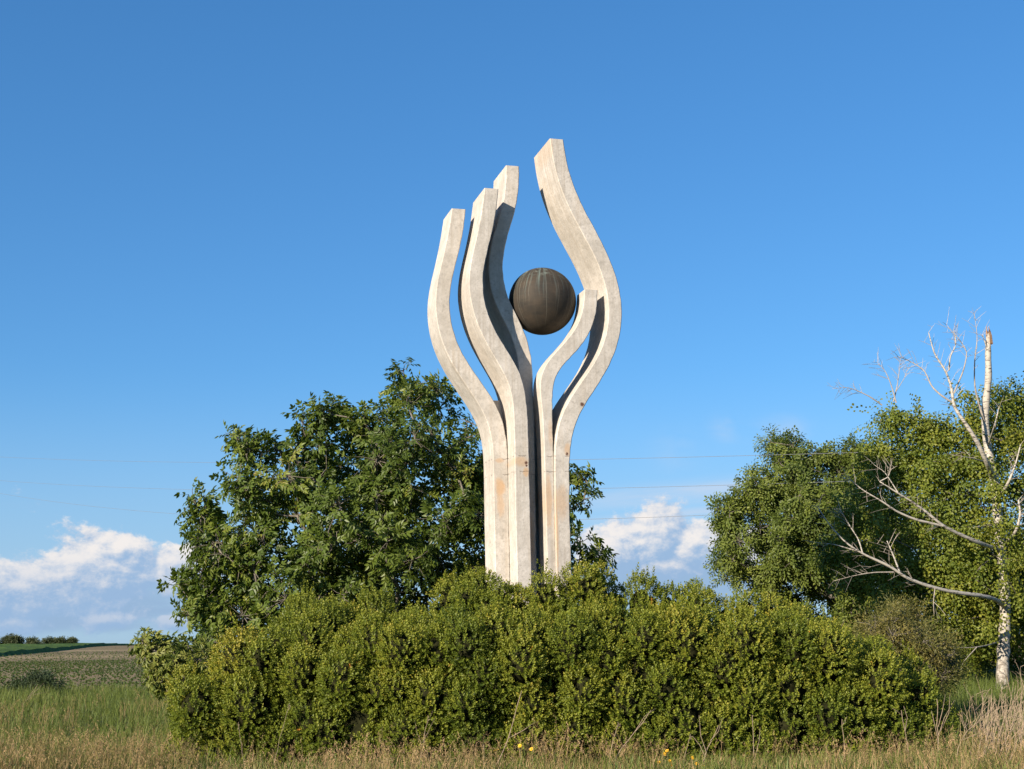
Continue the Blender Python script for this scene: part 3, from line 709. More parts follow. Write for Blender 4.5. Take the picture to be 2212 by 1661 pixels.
# ---------------------------------------------------------------- walnut behind the hedge
BARK = bark_material('grey_bark', (0.075, 0.062, 0.048), (0.20, 0.175, 0.14))
M_WALNUT = leaf_material('walnut_leaf', [(0.0, (0.033, 0.055, 0.010)), (0.45, (0.076, 0.113, 0.017)), (0.8, (0.158, 0.190, 0.027)), (1.0, (0.228, 0.174, 0.045))], 0.45, 0.25, (0.22, 0.32, 0.02), 0.3)
walnut_t = [compound(7, 0.27, 0.50, 0.95, 0.125, 0.45, s) for s in (1, 2, 3)] + [compound(5, 0.20, 0.52, 0.9, 0.12, 0.6, s) for s in (4, 5)]
walnut_l = [compound(7, 0.27, 0.50, 0.95, 0.125, 0.45, s, False) for s in (1, 2, 3)] + [compound(5, 0.20, 0.52, 0.9, 0.12, 0.6, s, False) for s in (4, 5)]
WAL = [(358, 1268), (395, 1215), (410, 1165), (398, 1085), (440, 1060), (455, 1005), (500, 990), (492, 918), (540, 925), (600, 945), (650, 925), (660, 882), (725, 858), (765, 890), (800, 845), (845, 832), (855, 778), (888, 772),
       (908, 815), (960, 828), (1010, 858), (1045, 900), (1060, 960), (1180, 1000), (1225, 1050), (1235, 1120), (1240, 1200), (1235, 1260), (1100, 1330), (900, 1430), (600, 1450), (425, 1400), (400, 1340), (430, 1300)]
lw = fill_lumps(WAL, 28.2, 2.3, (0.26, 0.60), 290, 3, 0.8, 0.55)
for (px, py, Y, R) in ((450, 1290, 27.4, .42), (480, 1340, 27.0, .45), (440, 1240, 27.6, .42), (420, 1310, 27.2, .36), (520, 1390, 26.6, .42), (455, 1385, 26.4, .36), (872, 800, 28, .26), (512, 945, 27.6, .3), (385, 1262, 27.4, .28), (722, 880, 28, .3), (1268, 1042, 28.3, .26), (1262, 1078, 28.2, .22), (1290, 1195, 28.2, .22), (1308, 1222, 28, .2), (1255, 1170, 28.4, .28), (1250, 1225, 28.4, .3),
                       (420, 1082, 27.8, .3), (650, 905, 28, .3), (1250, 1020, 28.5, .22), (410, 1330, 26.8, .34), (365, 1400, 25.5, .30), (400, 1430, 25.3, .32), (440, 1410, 25.6, .3)):
    lw.append((at(px, py, Y), R))
bw = at(800, 1500, 28.4); bw[2] = float(ground_z(bw[0], bw[1])) - 0.05
make_tree('walnut_tree', 'broad dark green walnut tree with drooping leaves behind the hedge, left of the monument', 'tree', bw, lw, walnut_t, M_WALNUT, BARK, 0.16, 14, 4.7, (0.72, 1.02, 0.46), 11,
          [bw + np.array([0.05, 0, 0.6]), bw + np.array([0.1, -.05, 1.2])], 300, tint=(0.2, 0.7), low=walnut_l)

# ---------------------------------------------------------------- trees on the right
M_ASH = leaf_material('ash_leaf', [(0.0, (0.040, 0.063, 0.013)), (0.5, (0.099, 0.132, 0.022)), (1.0, (0.176, 0.201, 0.034))], 0.48, 0.25, (0.22, 0.32, 0.02), 0.3)
ash_t = [spray(13, 0.30, 0.088, 0.52, s, 0.5) for s in (21, 22, 23, 24)]
ASH = [(1533, 1092), (1575, 1085), (1598, 1012), (1620, 985), (1660, 945), (1720, 935), (1790, 955), (1850, 948), (1890, 965), (1960, 1000), (2010, 1100), (1990, 1350), (1860, 1420), (1700, 1380), (1650, 1300), (1600, 1240), (1575, 1268), (1540, 1250), (1533, 1200), (1552, 1160)]
la = fill_lumps(ASH, 41.0, 2.2, (0.26, 0.60), 225, 5, 0.85, 0.58)
for (px, py, R) in ((1830, 985, .5), (1870, 1000, .5), (1800, 1010, .55), (1880, 1050, .55), (1850, 1100, .6), (1900, 1130, .6), (1760, 985, .5), (1553, 1097, .3), (1550, 1215, .35), (1572, 1255, .3), (1665, 955, .35)): la.append((at(px, py, 40.6), R))
ba = at(1790, 1450, 41.5); ba[2] = float(ground_z(ba[0], ba[1])) - 0.05
make_tree('ash_tree', 'round dark green leafy tree in front of which the wires pass, left of the birch', 'tree', ba, la, ash_t, M_ASH, BARK, 0.17, 16, 4.6, (0.9, 1.3, 0.5), 17,
          [ba + np.array([0, 0, 0.8]), ba + np.array([0.1, 0, 1.6])], 0)
M_BIRCHLEAF = leaf_material('birch_leaf', [(0.0, (0.056, 0.087, 0.012)), (0.5, (0.130, 0.164, 0.020)), (1.0, (0.237, 0.233, 0.030))], 0.48, 0.30, (0.26, 0.34, 0.02), 0.3)
birch_t = [spray(13, 0.42, 0.066, 0.78, s, 0.75) for s in (31, 32, 33, 34)]
BIR = [(1876, 930), (1893, 875), (1930, 863), (1990, 880), (2010, 905), (2050, 905), (2085, 890), (2100, 850), (2112, 815), (2150, 815), (2200, 808), (2300, 830), (2370, 1000), (2380, 1250), (2330, 1400), (2230, 1430), (2180, 1380), (2080, 1440), (1970, 1400), (1880, 1330), (1830, 1270), (1780, 1210), (1760, 1120), (1830, 1040), (1868, 1000)]
lb = fill_lumps(BIR, 34.1, 1.3, (0.22, 0.50), 215, 8, 0.9, 0.62)
for (px, py, R) in ((1900, 905, .36), (1925, 890, .4), (1955, 895, .4), (1985, 905, .38), (1915, 945, .45), (1960, 945, .5), (2000, 940, .45), (1890, 970, .4), (2040, 940, .4), (1930, 990, .5), (2170, 850, .45), (2200, 880, .5), (2180, 930, .5), (2090, 850, .28), (2100, 900, .35), (1870, 1010, .4), (1850, 1060, .4), (1840, 1110, .4)): lb.append((at(px, py, 34.0), R))
for (px, py, R) in ((2198, 1210, .30), (2122, 1140, .28), (2200, 1290, .30), (2135, 1345, .26), (2178, 1255, .20), (2150, 1040, .20), (2180, 1060, .28), (2118, 1225, .30), (2160, 1130, .18)): lb.append((at(px, py, 32.3), R))
BIRCH = birch_material()
DEAD = bark_material('grey_dead_wood', (0.20, 0.165, 0.13), (0.42, 0.37, 0.31), (9, 9, 3))
WOOD = bark_material('broken_wood', (0.18, 0.095, 0.045), (0.42, 0.25, 0.13), (14, 14, 2))
def build_birch():
    Y = 33.0
    base = at(2166, 1484, Y); base[2] = float(ground_z(base[0], base[1])) - 0.06
    root = empty('birch_tree', tuple(base)); tag(root, 'white barked birch with a broken top and bare dead limbs, at the right edge', 'tree')
    def path(pts): return [at(x, y, q) for (x, y, q) in pts]
    def limb(name, pts, r0, r1, mat, sides=9, sub=3):
        P = np.array(path(pts)); t = np.linspace(0, len(P) - 1, len(P) * sub); k = np.arange(len(P))
        Q = np.stack([np.interp(t, k, P[:, i]) for i in range(3)], 1)
        ker = np.array([.25, .5, .25]); Q[1:-1] = .25 * Q[:-2] + .5 * Q[1:-1] + .25 * Q[2:]
        mb = MB(); mb.tube(Q, np.linspace(r0, r1, len(Q)) * (1 + 0.06 * rng.standard_normal(len(Q))), sides)
        o = mb.build(name, mat, None, True); rel(root, o); return Q, o
    tr, o = limb('trunk', [(2166, 1490, Y), (2166, 1440, Y), (2169, 1380, Y), (2172, 1320, Y), (2168, 1240, Y), (2160, 1160, Y), (2153, 1090, Y), (2145, 1020, Y), (2132, 960, Y + .1), (2127, 900, Y + .1), (2132, 850, Y), (2136, 810, Y - .1), (2134, 765, Y - .1), (2136, 722, Y - .1)], 0.150, 0.062, BIRCH, 12)
    mb = MB()                                            # splintered end of the trunk
    c = at(2136, 724, Y - .1)
    for k in range(8):
        a = k * 0.785; r = 0.052; p = c + np.array([r * math.cos(a), r * math.sin(a), -0.22]); h = 0.30 + 0.20 * ((k * 0.61) % 1)
        mb.tube([p, p + np.array([0, 0, h * .6]), p + np.array([-.02 * math.cos(a), 0, h])], [0.030, 0.022, 0.003], 4)
    bt = mb.build('broken_top', WOOD); rel(root, bt); tag(bt, 'splintered brown broken end of the birch trunk')
    limbs = [
        ([(2145, 1030, Y), (2134, 1005, Y - .15), (2113, 957, Y - .4), (2088, 918, Y - .5), (2060, 878, Y - .5), (2056, 838, Y - .5), (2043, 800, Y - .4), (2018, 765, Y - .4), (2006, 718, Y - .4)], .075, .010, BIRCH),
        ([(2058, 870, Y - .5), (2034, 855, Y - .5), (2012, 835, Y - .4), (1998, 800, Y - .3), (1970, 782, Y - .2), (1940, 770, Y - .2)], .030, .006, DEAD),
        ([(2050, 800, Y - .5), (2052, 770, Y - .5), (2066, 745, Y - .5), (2062, 712, Y - .5)], .026, .006, BIRCH),
        ([(2060, 850, Y - .6), (2082, 800, Y - .6), (2090, 760, Y - .5), (2070, 730, Y - .5), (2045, 702, Y - .5)], .024, .005, DEAD),
        ([(2126, 910, Y), (2105, 840, Y - .2), (2105, 780, Y - .2), (2112, 730, Y - .1), (2105, 678, Y)], .030, .005, DEAD),
        ([(2168, 1190, Y), (2117, 1174, Y - .4), (2066, 1151, Y - .7), (2037, 1136, Y - .9), (1999, 1104, Y - 1.0), (1969, 1083, Y - 1.1), (1935, 1062, Y - 1.2), (1900, 1040, Y - 1.2)], .062, .012, BIRCH),
        ([(2037, 1136, Y - .9), (1978, 1123, Y - 1.1), (1935, 1104, Y - 1.2), (1906, 1083, Y - 1.3), (1862, 1058, Y - 1.3), (1828, 1028, Y - 1.3)], .038, .007, BIRCH),
        ([(1900, 1040, Y - 1.2), (1920, 1030, Y - 1.2), (1926, 1000, Y - 1.2)], .018, .006, BIRCH),
        ([(1940, 1064, Y - 1.2), (1912, 1020, Y - 1.2), (1890, 1005, Y - 1.2)], .016, .004, BIRCH),
        ([(2170, 1310, Y), (2150, 1294, Y - .3), (2117, 1286, Y - .8), (2062, 1280, Y - 1.2), (2007, 1267, Y - 1.5), (1957, 1248, Y - 1.7), (1923, 1223, Y - 1.8), (1864, 1197, Y - 1.9), (1826, 1172, Y - 2.0), (1792, 1134, Y - 2.0), (1768, 1098, Y - 2.0)], .070, .007, BIRCH),
        ([(1945, 1240, Y - 1.7), (1930, 1200, Y - 1.7), (1916, 1168, Y - 1.7)], .026, .010, BIRCH),
        ([(1864, 1197, Y - 1.9), (1855, 1165, Y - 1.9), (1835, 1135, Y - 1.9), (1815, 1100, Y - 1.9)], .022, .005, BIRCH),
        ([(1850, 1190, Y - 1.9), (1800, 1175, Y - 2.0), (1760, 1172, Y - 2.0)], .018, .004, BIRCH),
        ([(1930, 1236, Y - 1.8), (1890, 1236, Y - 1.9), (1850, 1242, Y - 2.0), (1800, 1255, Y - 2.0)], .020, .004, DEAD),
        ([(2020, 1270, Y - 1.5), (2016, 1300, Y - 1.6), (2018, 1330, Y - 1.6)], .014, .006, DEAD),
        ([(1905, 875, Y + .8), (1880, 857, Y + .7), (1855, 845, Y + .7), (1830, 836, Y + .6), (1797, 840, Y + .5)], .022, .004, DEAD),
        ([(1936, 870, Y + .5), (1925, 830, Y + .5), (1912, 800, Y + .5), (1895, 783, Y + .5)], .020, .004, DEAD),
        ([(1930, 868, Y + .6), (1938, 835, Y + .6), (1943, 800, Y + .6), (1945, 775, Y + .6)], .020, .004, DEAD),
        ([(1936, 845, Y + .6), (1955, 815, Y + .6), (1962, 790, Y + .6)], .012, .003, DEAD),
        ([(2152, 1085, Y), (2175, 1050, Y - .3), (2192, 1010, Y - .4), (2205, 960, Y - .4)], .050, .014, BIRCH),
        ([(2165, 1180, Y), (2195, 1150, Y - .3), (2205, 1110, Y - .4), (2200, 1080, Y - .4)], .050, .018, BIRCH),
        ([(2135, 960, Y), (2150, 915, Y - .3), (2158, 880, Y - .3)], .030, .010, BIRCH),
        ([(2140, 1000, Y), (2100, 990, Y - .5), (2075, 985, Y - .7)], .018, .006, BIRCH),
        ([(2160, 1385, Y), (2130, 1395, Y - .6), (2090, 1400, Y - 1.0), (2050, 1396, Y - 1.2)], .022, .004, DEAD),
        ([(2110, 1398, Y - .9), (2085, 1425, Y - 1.1), (2070, 1450, Y - 1.2)], .014, .003, DEAD),
        ([(2134, 760, Y - .1), (2127, 735, Y - .2), (2122, 722, Y - .2)], .028, .006, BIRCH),
    ]
    tw = MB(); r = np.random.default_rng(5)
    for pts, r0, r1, mat in limbs:
        if max(q[1] for q in pts) > 950: pts = [pts[0]] + [(a_, b_, c_ - 0.75) for a_, b_, c_ in pts[1:]] if pts[0][2] == Y else [(a_, b_, c_ - 0.75) for a_, b_, c_ in pts]
        Q, o = limb('limb', pts, r0 * 0.85, r1, mat, 7)
        n = len(Q)                                        # fine bare twigs along the limb
        for k in range(int(n * 0.45), n):
            for _ in range(2):
              if r.random() < 0.8 and Q[k, 2] > 2.5:
                  d = norm(Q[k] - Q[max(0, k - 1)]); s = norm(np.cross(d, r.normal(0, 1, 3))); L = r.uniform(0.18, 0.62)
                  a = Q[k]; b = a + (d * .6 + s * .7) * L * .5; c2 = b + (d * .5 + s * .5 + np.array([0, 0, -.12])) * L * .5
                  tw.tube([a, b, c2], [0.006, 0.0045, 0.0022], 3, False)
                  if r.random() < 0.6:
                      s2 = norm(np.cross(d, r.normal(0, 1, 3))); tw.tube([b, b + (d * .5 + s2 * .8) * L * .45], [0.005, 0.0025], 3, False)
    rel(root, tag(tw.build('twigs', DEAD), kind='stuff'))
    lumps = lb
    nodes, par, rad = grow(at(2168, 1260, Y), lumps, 0.09, [at(2160, 1160, Y), at(2150, 1060, Y), at(2130, 940, Y)], seed=4)
    mbs = skeleton_mesh(nodes, par, np.minimum(rad, 0.016), 0.0, 9, 4); rel(root, mbs.build('branches', BARK, None, True))
    PO, M, SC, TI, K = dress(lumps, birch_t, 17, 4.2, (0.9, 1.25, 0.5), 6, (0.3, 0.75), 0.1, hang=0.75)
    for i in range(len(PO)):
        pass
    o = foliage(PO, M, SC, TI, K, birch_t).build('crown', M_BIRCHLEAF); rel(root, o); tag(o, kind='stuff')
build_birch()
THK = [(1960, 1260), (2040, 1180), (2120, 1150), (2250, 1150), (2400, 1200), (2420, 1420), (2300, 1440), (2190, 1425), (2100, 1460), (2020, 1450), (1960, 1380)]
lt = fill_lumps(THK, 39.5, 1.6, (0.4, 0.65), 60, 9, 0.7, 0.75)
for (px, py, R) in ((2200, 1425, .5), (2225, 1440, .45), (2195, 1460, .35), (2240, 1420, .5), (2130, 1455, .35)): lt.append((at(px, py, 39.0), R))
bt_ = at(2110, 1440, 40.0); bt_[2] = float(ground_z(bt_[0], bt_[1])) - 0.05
make_tree('young_tree', 'fresh green bushy young tree close behind the white birch trunk', 'tree', bt_, lt, birch_t, M_BIRCHLEAF, BARK, 0.12, 16, 3.6, (1.1, 1.5, 0.5), 23, [bt_ + np.array([0, 0, .5])], 0, tint=(0.35, 0.85), twig_mesh=False)

# willow-like shrub at the hedge's right end, box elder at its left end, weeds by the field
M_WILLOW = leaf_material('willow_leaf', [(0.0, (0.070, 0.078, 0.018)), (0.5, (0.132, 0.128, 0.032)), (1.0, (0.233, 0.181, 0.050))], 0.5, 0.2)
willow_t = [spray(12, 0.30, 0.062, 0.24, s, 0.15) for s in (41, 42, 43)]
WIL = [(1850, 1345), (1900, 1318), (1960, 1300), (2010, 1335), (2065, 1395), (2085, 1455), (2040, 1492), (1990, 1470), (1930, 1430), (1870, 1400)]
lwi = fill_lumps(WIL, 24.3, 0.7, (0.20, 0.36), 60, 12, 0.7, 0.7)
bwi = at(1975, 1560, 24.6); bwi[2] = float(ground_z(bwi[0], bwi[1])) - 0.05
make_tree('willow_shrub', 'olive green shrub with fine narrow leaves at the right end of the hedge', 'shrub', bwi, lwi, willow_t, M_WILLOW, BARK, 0.05, 15, 4.0, (0.8, 1.15, 0.28), 29, None, 0, tint=(0.2, 0.8))
M_ELDER = leaf_material('box_elder_leaf', [(0.0, (0.066, 0.094, 0.016)), (0.5, (0.140, 0.168, 0.029)), (1.0, (0.264, 0.255, 0.060))], 0.5, 0.25)
elder_t = [compound(5, 0.17, 0.40, 0.8, 0.10, 0.9, s) for s in (51, 52, 53)]
ELD = [(296, 1380), (318, 1368), (345, 1385), (400, 1395), (450, 1400), (470, 1500), (420, 1515), (360, 1500), (325, 1470), (310, 1425)]
le = fill_lumps(ELD, 24.2, 0.5, (0.16, 0.28), 55, 14, 0.75, 0.7)
be = at(395, 1560, 24.5); be[2] = float(ground_z(be[0], be[1])) - 0.05
make_tree('box_elder_shrub', 'light green shrub with drooping pointed leaflets at the left end of the hedge', 'shrub', be, le, elder_t, M_ELDER, BARK, 0.04, 11, 3.6, (0.75, 1.1, 0.22), 31, None, 0, tint=(0.25, 0.8))
M_DARK = leaf_material('dark_weed_leaf', [(0.0, (0.015, 0.029, 0.012)), (1.0, (0.042, 0.062, 0.022))], 0.6, 0.12)
DRK = [(-45, 1498), (0, 1490), (45, 1480), (80, 1462), (116, 1466), (120, 1500), (90, 1520), (40, 1526), (-45, 1532)]
ld = fill_lumps(DRK, 40.0, 0.5, (0.16, 0.30), 40, 15, 0.7, 0.7)
bd = at(60, 1530, 40.0); bd[2] = float(ground_z(bd[0], bd[1])) - 0.03
make_tree('weedy_bush', 'low dark green weedy bush at the field edge, far left', 'bush', bd, ld, [spray(12, 0.3, 0.07, 0.45, s, 0.2) for s in (61, 62)], M_DARK, BARK, 0.03, 18, 4.0, (0.9, 1.2, 0.24), 37, None, 0)
M_FAR = leaf_material('far_bush_leaf', [(0.0, (0.032, 0.049, 0.022)), (1.0, (0.098, 0.110, 0.044))], 0.6, 0.1)
for k, (px, py, wpx, hpx, lab) in enumerate(((22, 1392, 30, 20, 'widest dark bush on the hill crest, at the far left edge'), (71, 1391, 11, 13, 'round dark bush on the hill crest, second from the left edge'), (104, 1393, 15, 9, 'low flat dark bush on the hill crest, middle of the row'),
                                              (130, 1395, 8, 8, 'small dark bush on the hill crest, second from the right'), (155, 1396, 5, 6, 'smallest dark bush on the hill crest, rightmost of the row'))):
    Y = 222.0; kx = FPX / Y; wpx *= 0.9; hpx *= 0.72; c = at(px, py, Y); c[2] = float(ground_z(c[0], c[1]))
    lum = []; r = random.Random(k)
    for q in range(12 if wpx < 20 else 26):
        a = r.uniform(-1, 1); lum.append((c + np.array([a * wpx / kx * .8, r.uniform(-.5, .5), (0.25 + 0.6 * r.random() * (1 - a * a)) * hpx / kx + 0.5]), r.uniform(.3, .5)))
    make_tree('crest_bush', lab, 'bush', c, lum, [spray(9, 0.6, 0.22, 0.7, 71, 0.2)], M_FAR, BARK, 0.08, 14, 3.0, (0.8, 1.1, 0.45), 40 + k, None, 0, 'bushes along the hill crest', twig_mesh=False)
# ---------------------------------------------------------------- boxwood hedge
M_BOX = leaf_material('boxwood_leaf', [(0.0, (0.043, 0.068, 0.010)), (0.40, (0.127, 0.161, 0.017)), (0.75, (0.238, 0.248, 0.030)), (0.96, (0.356, 0.278, 0.040)), (1.0, (0.454, 0.193, 0.030))], 0.48, 0.2, (0.36, 0.40, 0.02), 0.25, 0.09)
def core_material():  # brown of inner twigs, darkened so that gaps between tufts look shaded
    m, g = material('hedge_interior_shade')
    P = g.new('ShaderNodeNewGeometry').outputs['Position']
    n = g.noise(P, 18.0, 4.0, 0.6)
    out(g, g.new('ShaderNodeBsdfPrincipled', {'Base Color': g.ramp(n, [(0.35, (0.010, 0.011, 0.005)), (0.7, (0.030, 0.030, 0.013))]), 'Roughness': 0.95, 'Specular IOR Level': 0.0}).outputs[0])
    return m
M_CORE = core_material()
def box_sprig(seed, npair=6, L=0.095):
    r = random.Random(seed); parts = []
    for k in range(npair):
        t = (k + 0.6) / npair; tw = k * 1.57 + r.random() * .5
        for sgn in (0, math.pi):
            a = tw + sgn; o = 0.95 - 0.5 * t; l = 0.034 * r.uniform(0.8, 1.25) * (1.05 - 0.35 * t)
            parts.append(place(leaf_rhomb(l, l * 0.62, 0.10, r.uniform(-.06, .06) + 0.16 * (t - .5)), (L * t, 0.003 * math.cos(a), 0.003 * math.sin(a)), (0.75 + .3 * t, o * math.cos(a), o * math.sin(a)), (1, 0.2 * r.uniform(-1, 1), 0.2 * r.uniform(-1, 1))))
    return merge_templates(parts)
box_t = [box_sprig(80 + k, 5, 0.085 + 0.015 * (k % 3)) for k in range(5)]
# (centre px, top px, half width px, distance) front row then back row
FRONT = [(462, 1432, 70, 20.9), (560, 1392, 88, 20.9), (672, 1372, 88, 20.7), (790, 1380, 90, 20.4), (905, 1398, 92, 20.3), (1025, 1372, 95, 20.2), (1145, 1385, 92, 20.2), (1262, 1362, 95, 20.2),
         (1380, 1378, 92, 20.2), (1498, 1392, 92, 20.2), (1615, 1385, 92, 20.3), (1728, 1398, 90, 20.4), (1838, 1410, 86, 20.6), (1930, 1432, 78, 20.9)]
BACK = [(600, 1362, 80, 22.4), (700, 1292, 95, 22.6), (812, 1284, 92, 22.7), (918, 1322, 80, 22.5), (1042, 1240, 96, 22.5), (1150, 1246, 84, 22.4), (1262, 1228, 90, 22.5), (1372, 1256, 80, 22.7), (1478, 1262, 66, 22.8),
        (1600, 1284, 78, 22.6), (1700, 1316, 82, 22.6), (1800, 1356, 80, 22.5)]
def bush_shape(px, top, hw, Y):
    k = FPX / Y; c = at(px, top, Y); zb = float(ground_z(c[0], Y)); h = c[2] - zb
    return np.array([c[0], Y, zb]), np.array([hw / k * 1.18, hw / k * 1.05, h])
FRONT = [(a, b - d, c, e) for (a, b, c, e), d in zip(FRONT, (8, 24, 38, 52, 58, 52, 60, 46, 60, 66, 58, 48, 30, 10))]
SHAPES = [bush_shape(*b) for b in FRONT + BACK]
ORD = ['first', 'second', 'third', 'fourth', 'fifth', 'sixth', 'seventh', 'eighth', 'ninth', 'tenth', 'eleventh', 'twelfth', 'thirteenth', 'fourteenth']
def build_hedge():
    r = np.random.default_rng(99)
    STR = np.array([1.0, 1.0, 1.30])                     # the tufts grow taller than wide
    tufts = []
    for bi, (base, rad) in enumerate(SHAPES):
        front = bi < len(FRONT); axis0 = base + np.array([0, 0, rad[2] * 0.35])
        n = 900; th = r.uniform(0, 2 * math.pi, n); hz = r.uniform(0.0, 1.0, n) ** (0.85 if front else 0.6)
        prof = np.sqrt(np.clip(1 - np.clip((hz - 0.35) / 0.65, 0, 1) ** 3.4, 0, 1)) * (0.92 + 0.08 * hz)
        S = np.c_[np.cos(th) * prof * rad[0], np.sin(th) * prof * rad[1], hz * rad[2]] + base
        C = axis0 + (S - axis0) * r.uniform(0.66, 0.90, (n, 1)); R = r.uniform(0.20, 0.40, n)
        C[:, 2] = np.minimum(C[:, 2], base[2] + rad[2] - R * 1.25)
        sel = []
        for c, R1 in zip(C, R):
            if c[1] > base[1] + rad[1] * 0.45 or c[2] < base[2] + 0.12: continue
            if all((((c - q) / STR) ** 2).sum() > (0.80 * (R1 + Rq)) ** 2 for q, Rq in sel): sel.append((c, R1))
        tufts.append(sel)
    TC = np.array([c for t in tufts for c, _ in t]); TR = np.array([q for t in tufts for _, q in t])
    k0 = 0
    for bi, (base, rad) in enumerate(SHAPES):
        front = bi < len(FRONT); PO = []; AX = []; TI = []; core = MB()
        btint = r.normal(0.0, 0.05)
        for c, R1 in tufts[bi]:
            me = k0; k0 += 1
            m = int(620 * 4 * math.pi * R1 * R1 * 1.2 * 0.62); d = norm(r.normal(0, 1, (m, 3)) * np.array([1, 1, 1.1])); d = d[d[:, 1] < 0.30]
            p = c + d * R1 * STR * (1 - 0.34 * r.random((len(d), 1)) ** 2.2)
            near = [q for q in range(len(TC)) if q != me and np.linalg.norm((TC[q] - c) / STR) < TR[q] + R1]
            ok = p[:, 2] > base[2] + 0.02
            if not front: ok &= p[:, 2] > base[2] + rad[2] * 0.50
            for q in near: ok &= (((p - TC[q]) / (STR * TR[q] * 0.90)) ** 2).sum(1) > 1
            p = p[ok]; d = d[ok]
            if not len(d): continue
            PO.append(p); AX.append(norm(d * 0.85 + np.array([0, -0.1, 0.60]) + r.normal(0, 0.27, d.shape)))
            TI.append(np.clip(r.normal(0.46, 0.09) + btint + r.normal(0, 0.11, len(d)) + 0.10 * d[:, 2], 0, 0.80))
            nu, nv = 9, 6; a = np.linspace(0, math.pi, nv + 1); b = np.arange(nu) * 2 * math.pi / nu
            V = np.stack([np.sin(a)[:, None] * np.cos(b)[None], np.sin(a)[:, None] * np.sin(b)[None], np.cos(a)[:, None] + 0 * b[None]], -1) * (1 + 0.12 * r.standard_normal((nv + 1, nu, 1)))
            ii = np.arange(nv)[:, None] * nu + np.arange(nu)[None]; jj = np.arange(nv)[:, None] * nu + (np.arange(nu)[None] + 1) % nu
            core.add((V * R1 * STR * 0.66 + c).reshape(-1, 3), [np.stack([ii, ii + nu, jj + nu, jj], -1).reshape(-1, 4)])  # solid blob inside the tuft, dark colour standing in for shade
        PO = np.concatenate(PO); AX = np.concatenate(AX); TI = np.concatenate(TI)
        # a few long shoots stand above the crown
        top = np.argsort(-PO[:, 2])[:int(len(PO) * 0.05)]; top = top[r.random(len(top)) < 0.05]
        for i in top:
            g = PO[i] + norm(np.array([r.normal(0, .25), r.normal(0, .2), 1.0])) * np.linspace(0.05, r.uniform(.08, .24), 3)[:, None]
            PO = np.r_[PO, g]; AX = np.r_[AX, np.tile([[0.1, 0, 1.0]], (3, 1))]; TI = np.r_[TI, np.full(3, 0.55)]
        rare = r.random(len(TI)) < 0.0010; TI[rare] = 1.0
        M = frames(AX, norm(r.normal(0, 1, AX.shape))); K = r.integers(0, len(box_t), len(PO)); SC = r.uniform(0.92, 1.42, len(PO))
        root = empty('boxwood_bush', tuple(base))
        i = bi if front else bi - len(FRONT)
        side = 'in the hedge front row' if front else 'in the hedge back row'
        tag(root, f'{ORD[i]} boxwood bush from the left {side}', 'bush', 'boxwood bushes of the hedge')
        o = foliage(PO, M, SC, TI, K, box_t).build('foliage', M_BOX); rel(root, o); tag(o, kind='stuff')
        # solid core for the dense twiggy inside, its shade put into near-black colour
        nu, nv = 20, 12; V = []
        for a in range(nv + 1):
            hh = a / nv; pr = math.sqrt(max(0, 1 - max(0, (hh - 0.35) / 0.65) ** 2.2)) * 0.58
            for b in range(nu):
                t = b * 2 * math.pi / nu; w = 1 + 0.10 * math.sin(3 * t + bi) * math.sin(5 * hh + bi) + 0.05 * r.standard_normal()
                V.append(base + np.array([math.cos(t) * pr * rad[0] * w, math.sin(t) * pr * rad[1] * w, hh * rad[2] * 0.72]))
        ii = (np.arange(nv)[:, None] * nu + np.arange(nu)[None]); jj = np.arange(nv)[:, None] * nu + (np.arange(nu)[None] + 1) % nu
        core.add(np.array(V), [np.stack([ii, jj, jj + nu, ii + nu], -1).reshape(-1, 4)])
        o = core.build('shade_core', M_CORE, None, True); rel(root, o); tag(o, kind='stuff')
build_hedge()

# ---------------------------------------------------------------- grass
M_GRASS = leaf_material('meadow_grass', [(0.0, (0.070, 0.095, 0.016)), (0.35, (0.120, 0.160, 0.029)), (0.6, (0.200, 0.190, 0.053)), (0.8, (0.340, 0.233, 0.107)), (1.0, (0.500, 0.328, 0.172))], 0.55, 0.25, (0.22, 0.24, 0.05), 0.3, 0.20)
def blade(h, w, lean, az, base=(0, 0), bend=1.0, t=0.0):
    d = np.array([math.cos(az), math.sin(az), 0]); s = np.array([-math.sin(az), math.cos(az), 0]); V = []
    for q, ww in ((0, 1), (.55, .85)):
        c = np.array([base[0], base[1], 0]) + d * lean * h * q ** (1 + bend) + np.array([0, 0, h * q * (1 - 0.25 * lean * q)])
        V += [c + s * w * ww / 2, c - s * w * ww / 2]
    V.append(np.array([base[0], base[1], 0]) + d * lean * h + np.array([0, 0, h * (1 - 0.25 * lean)]))
    return np.array(V), [np.array([[0, 1, 3, 2]]), np.array([[2, 3, 4]])], t
def tuft(seed, n, h0, h1, w, lean, spread=0.07):
    r = random.Random(seed)
    return merge_templates([blade(r.uniform(h0, h1), w * r.uniform(.7, 1.3), r.uniform(.1, lean), r.random() * 6.283, (r.gauss(0, spread), r.gauss(0, spread)), 1.0, r.uniform(-.1, .1)) for _ in range(n)])
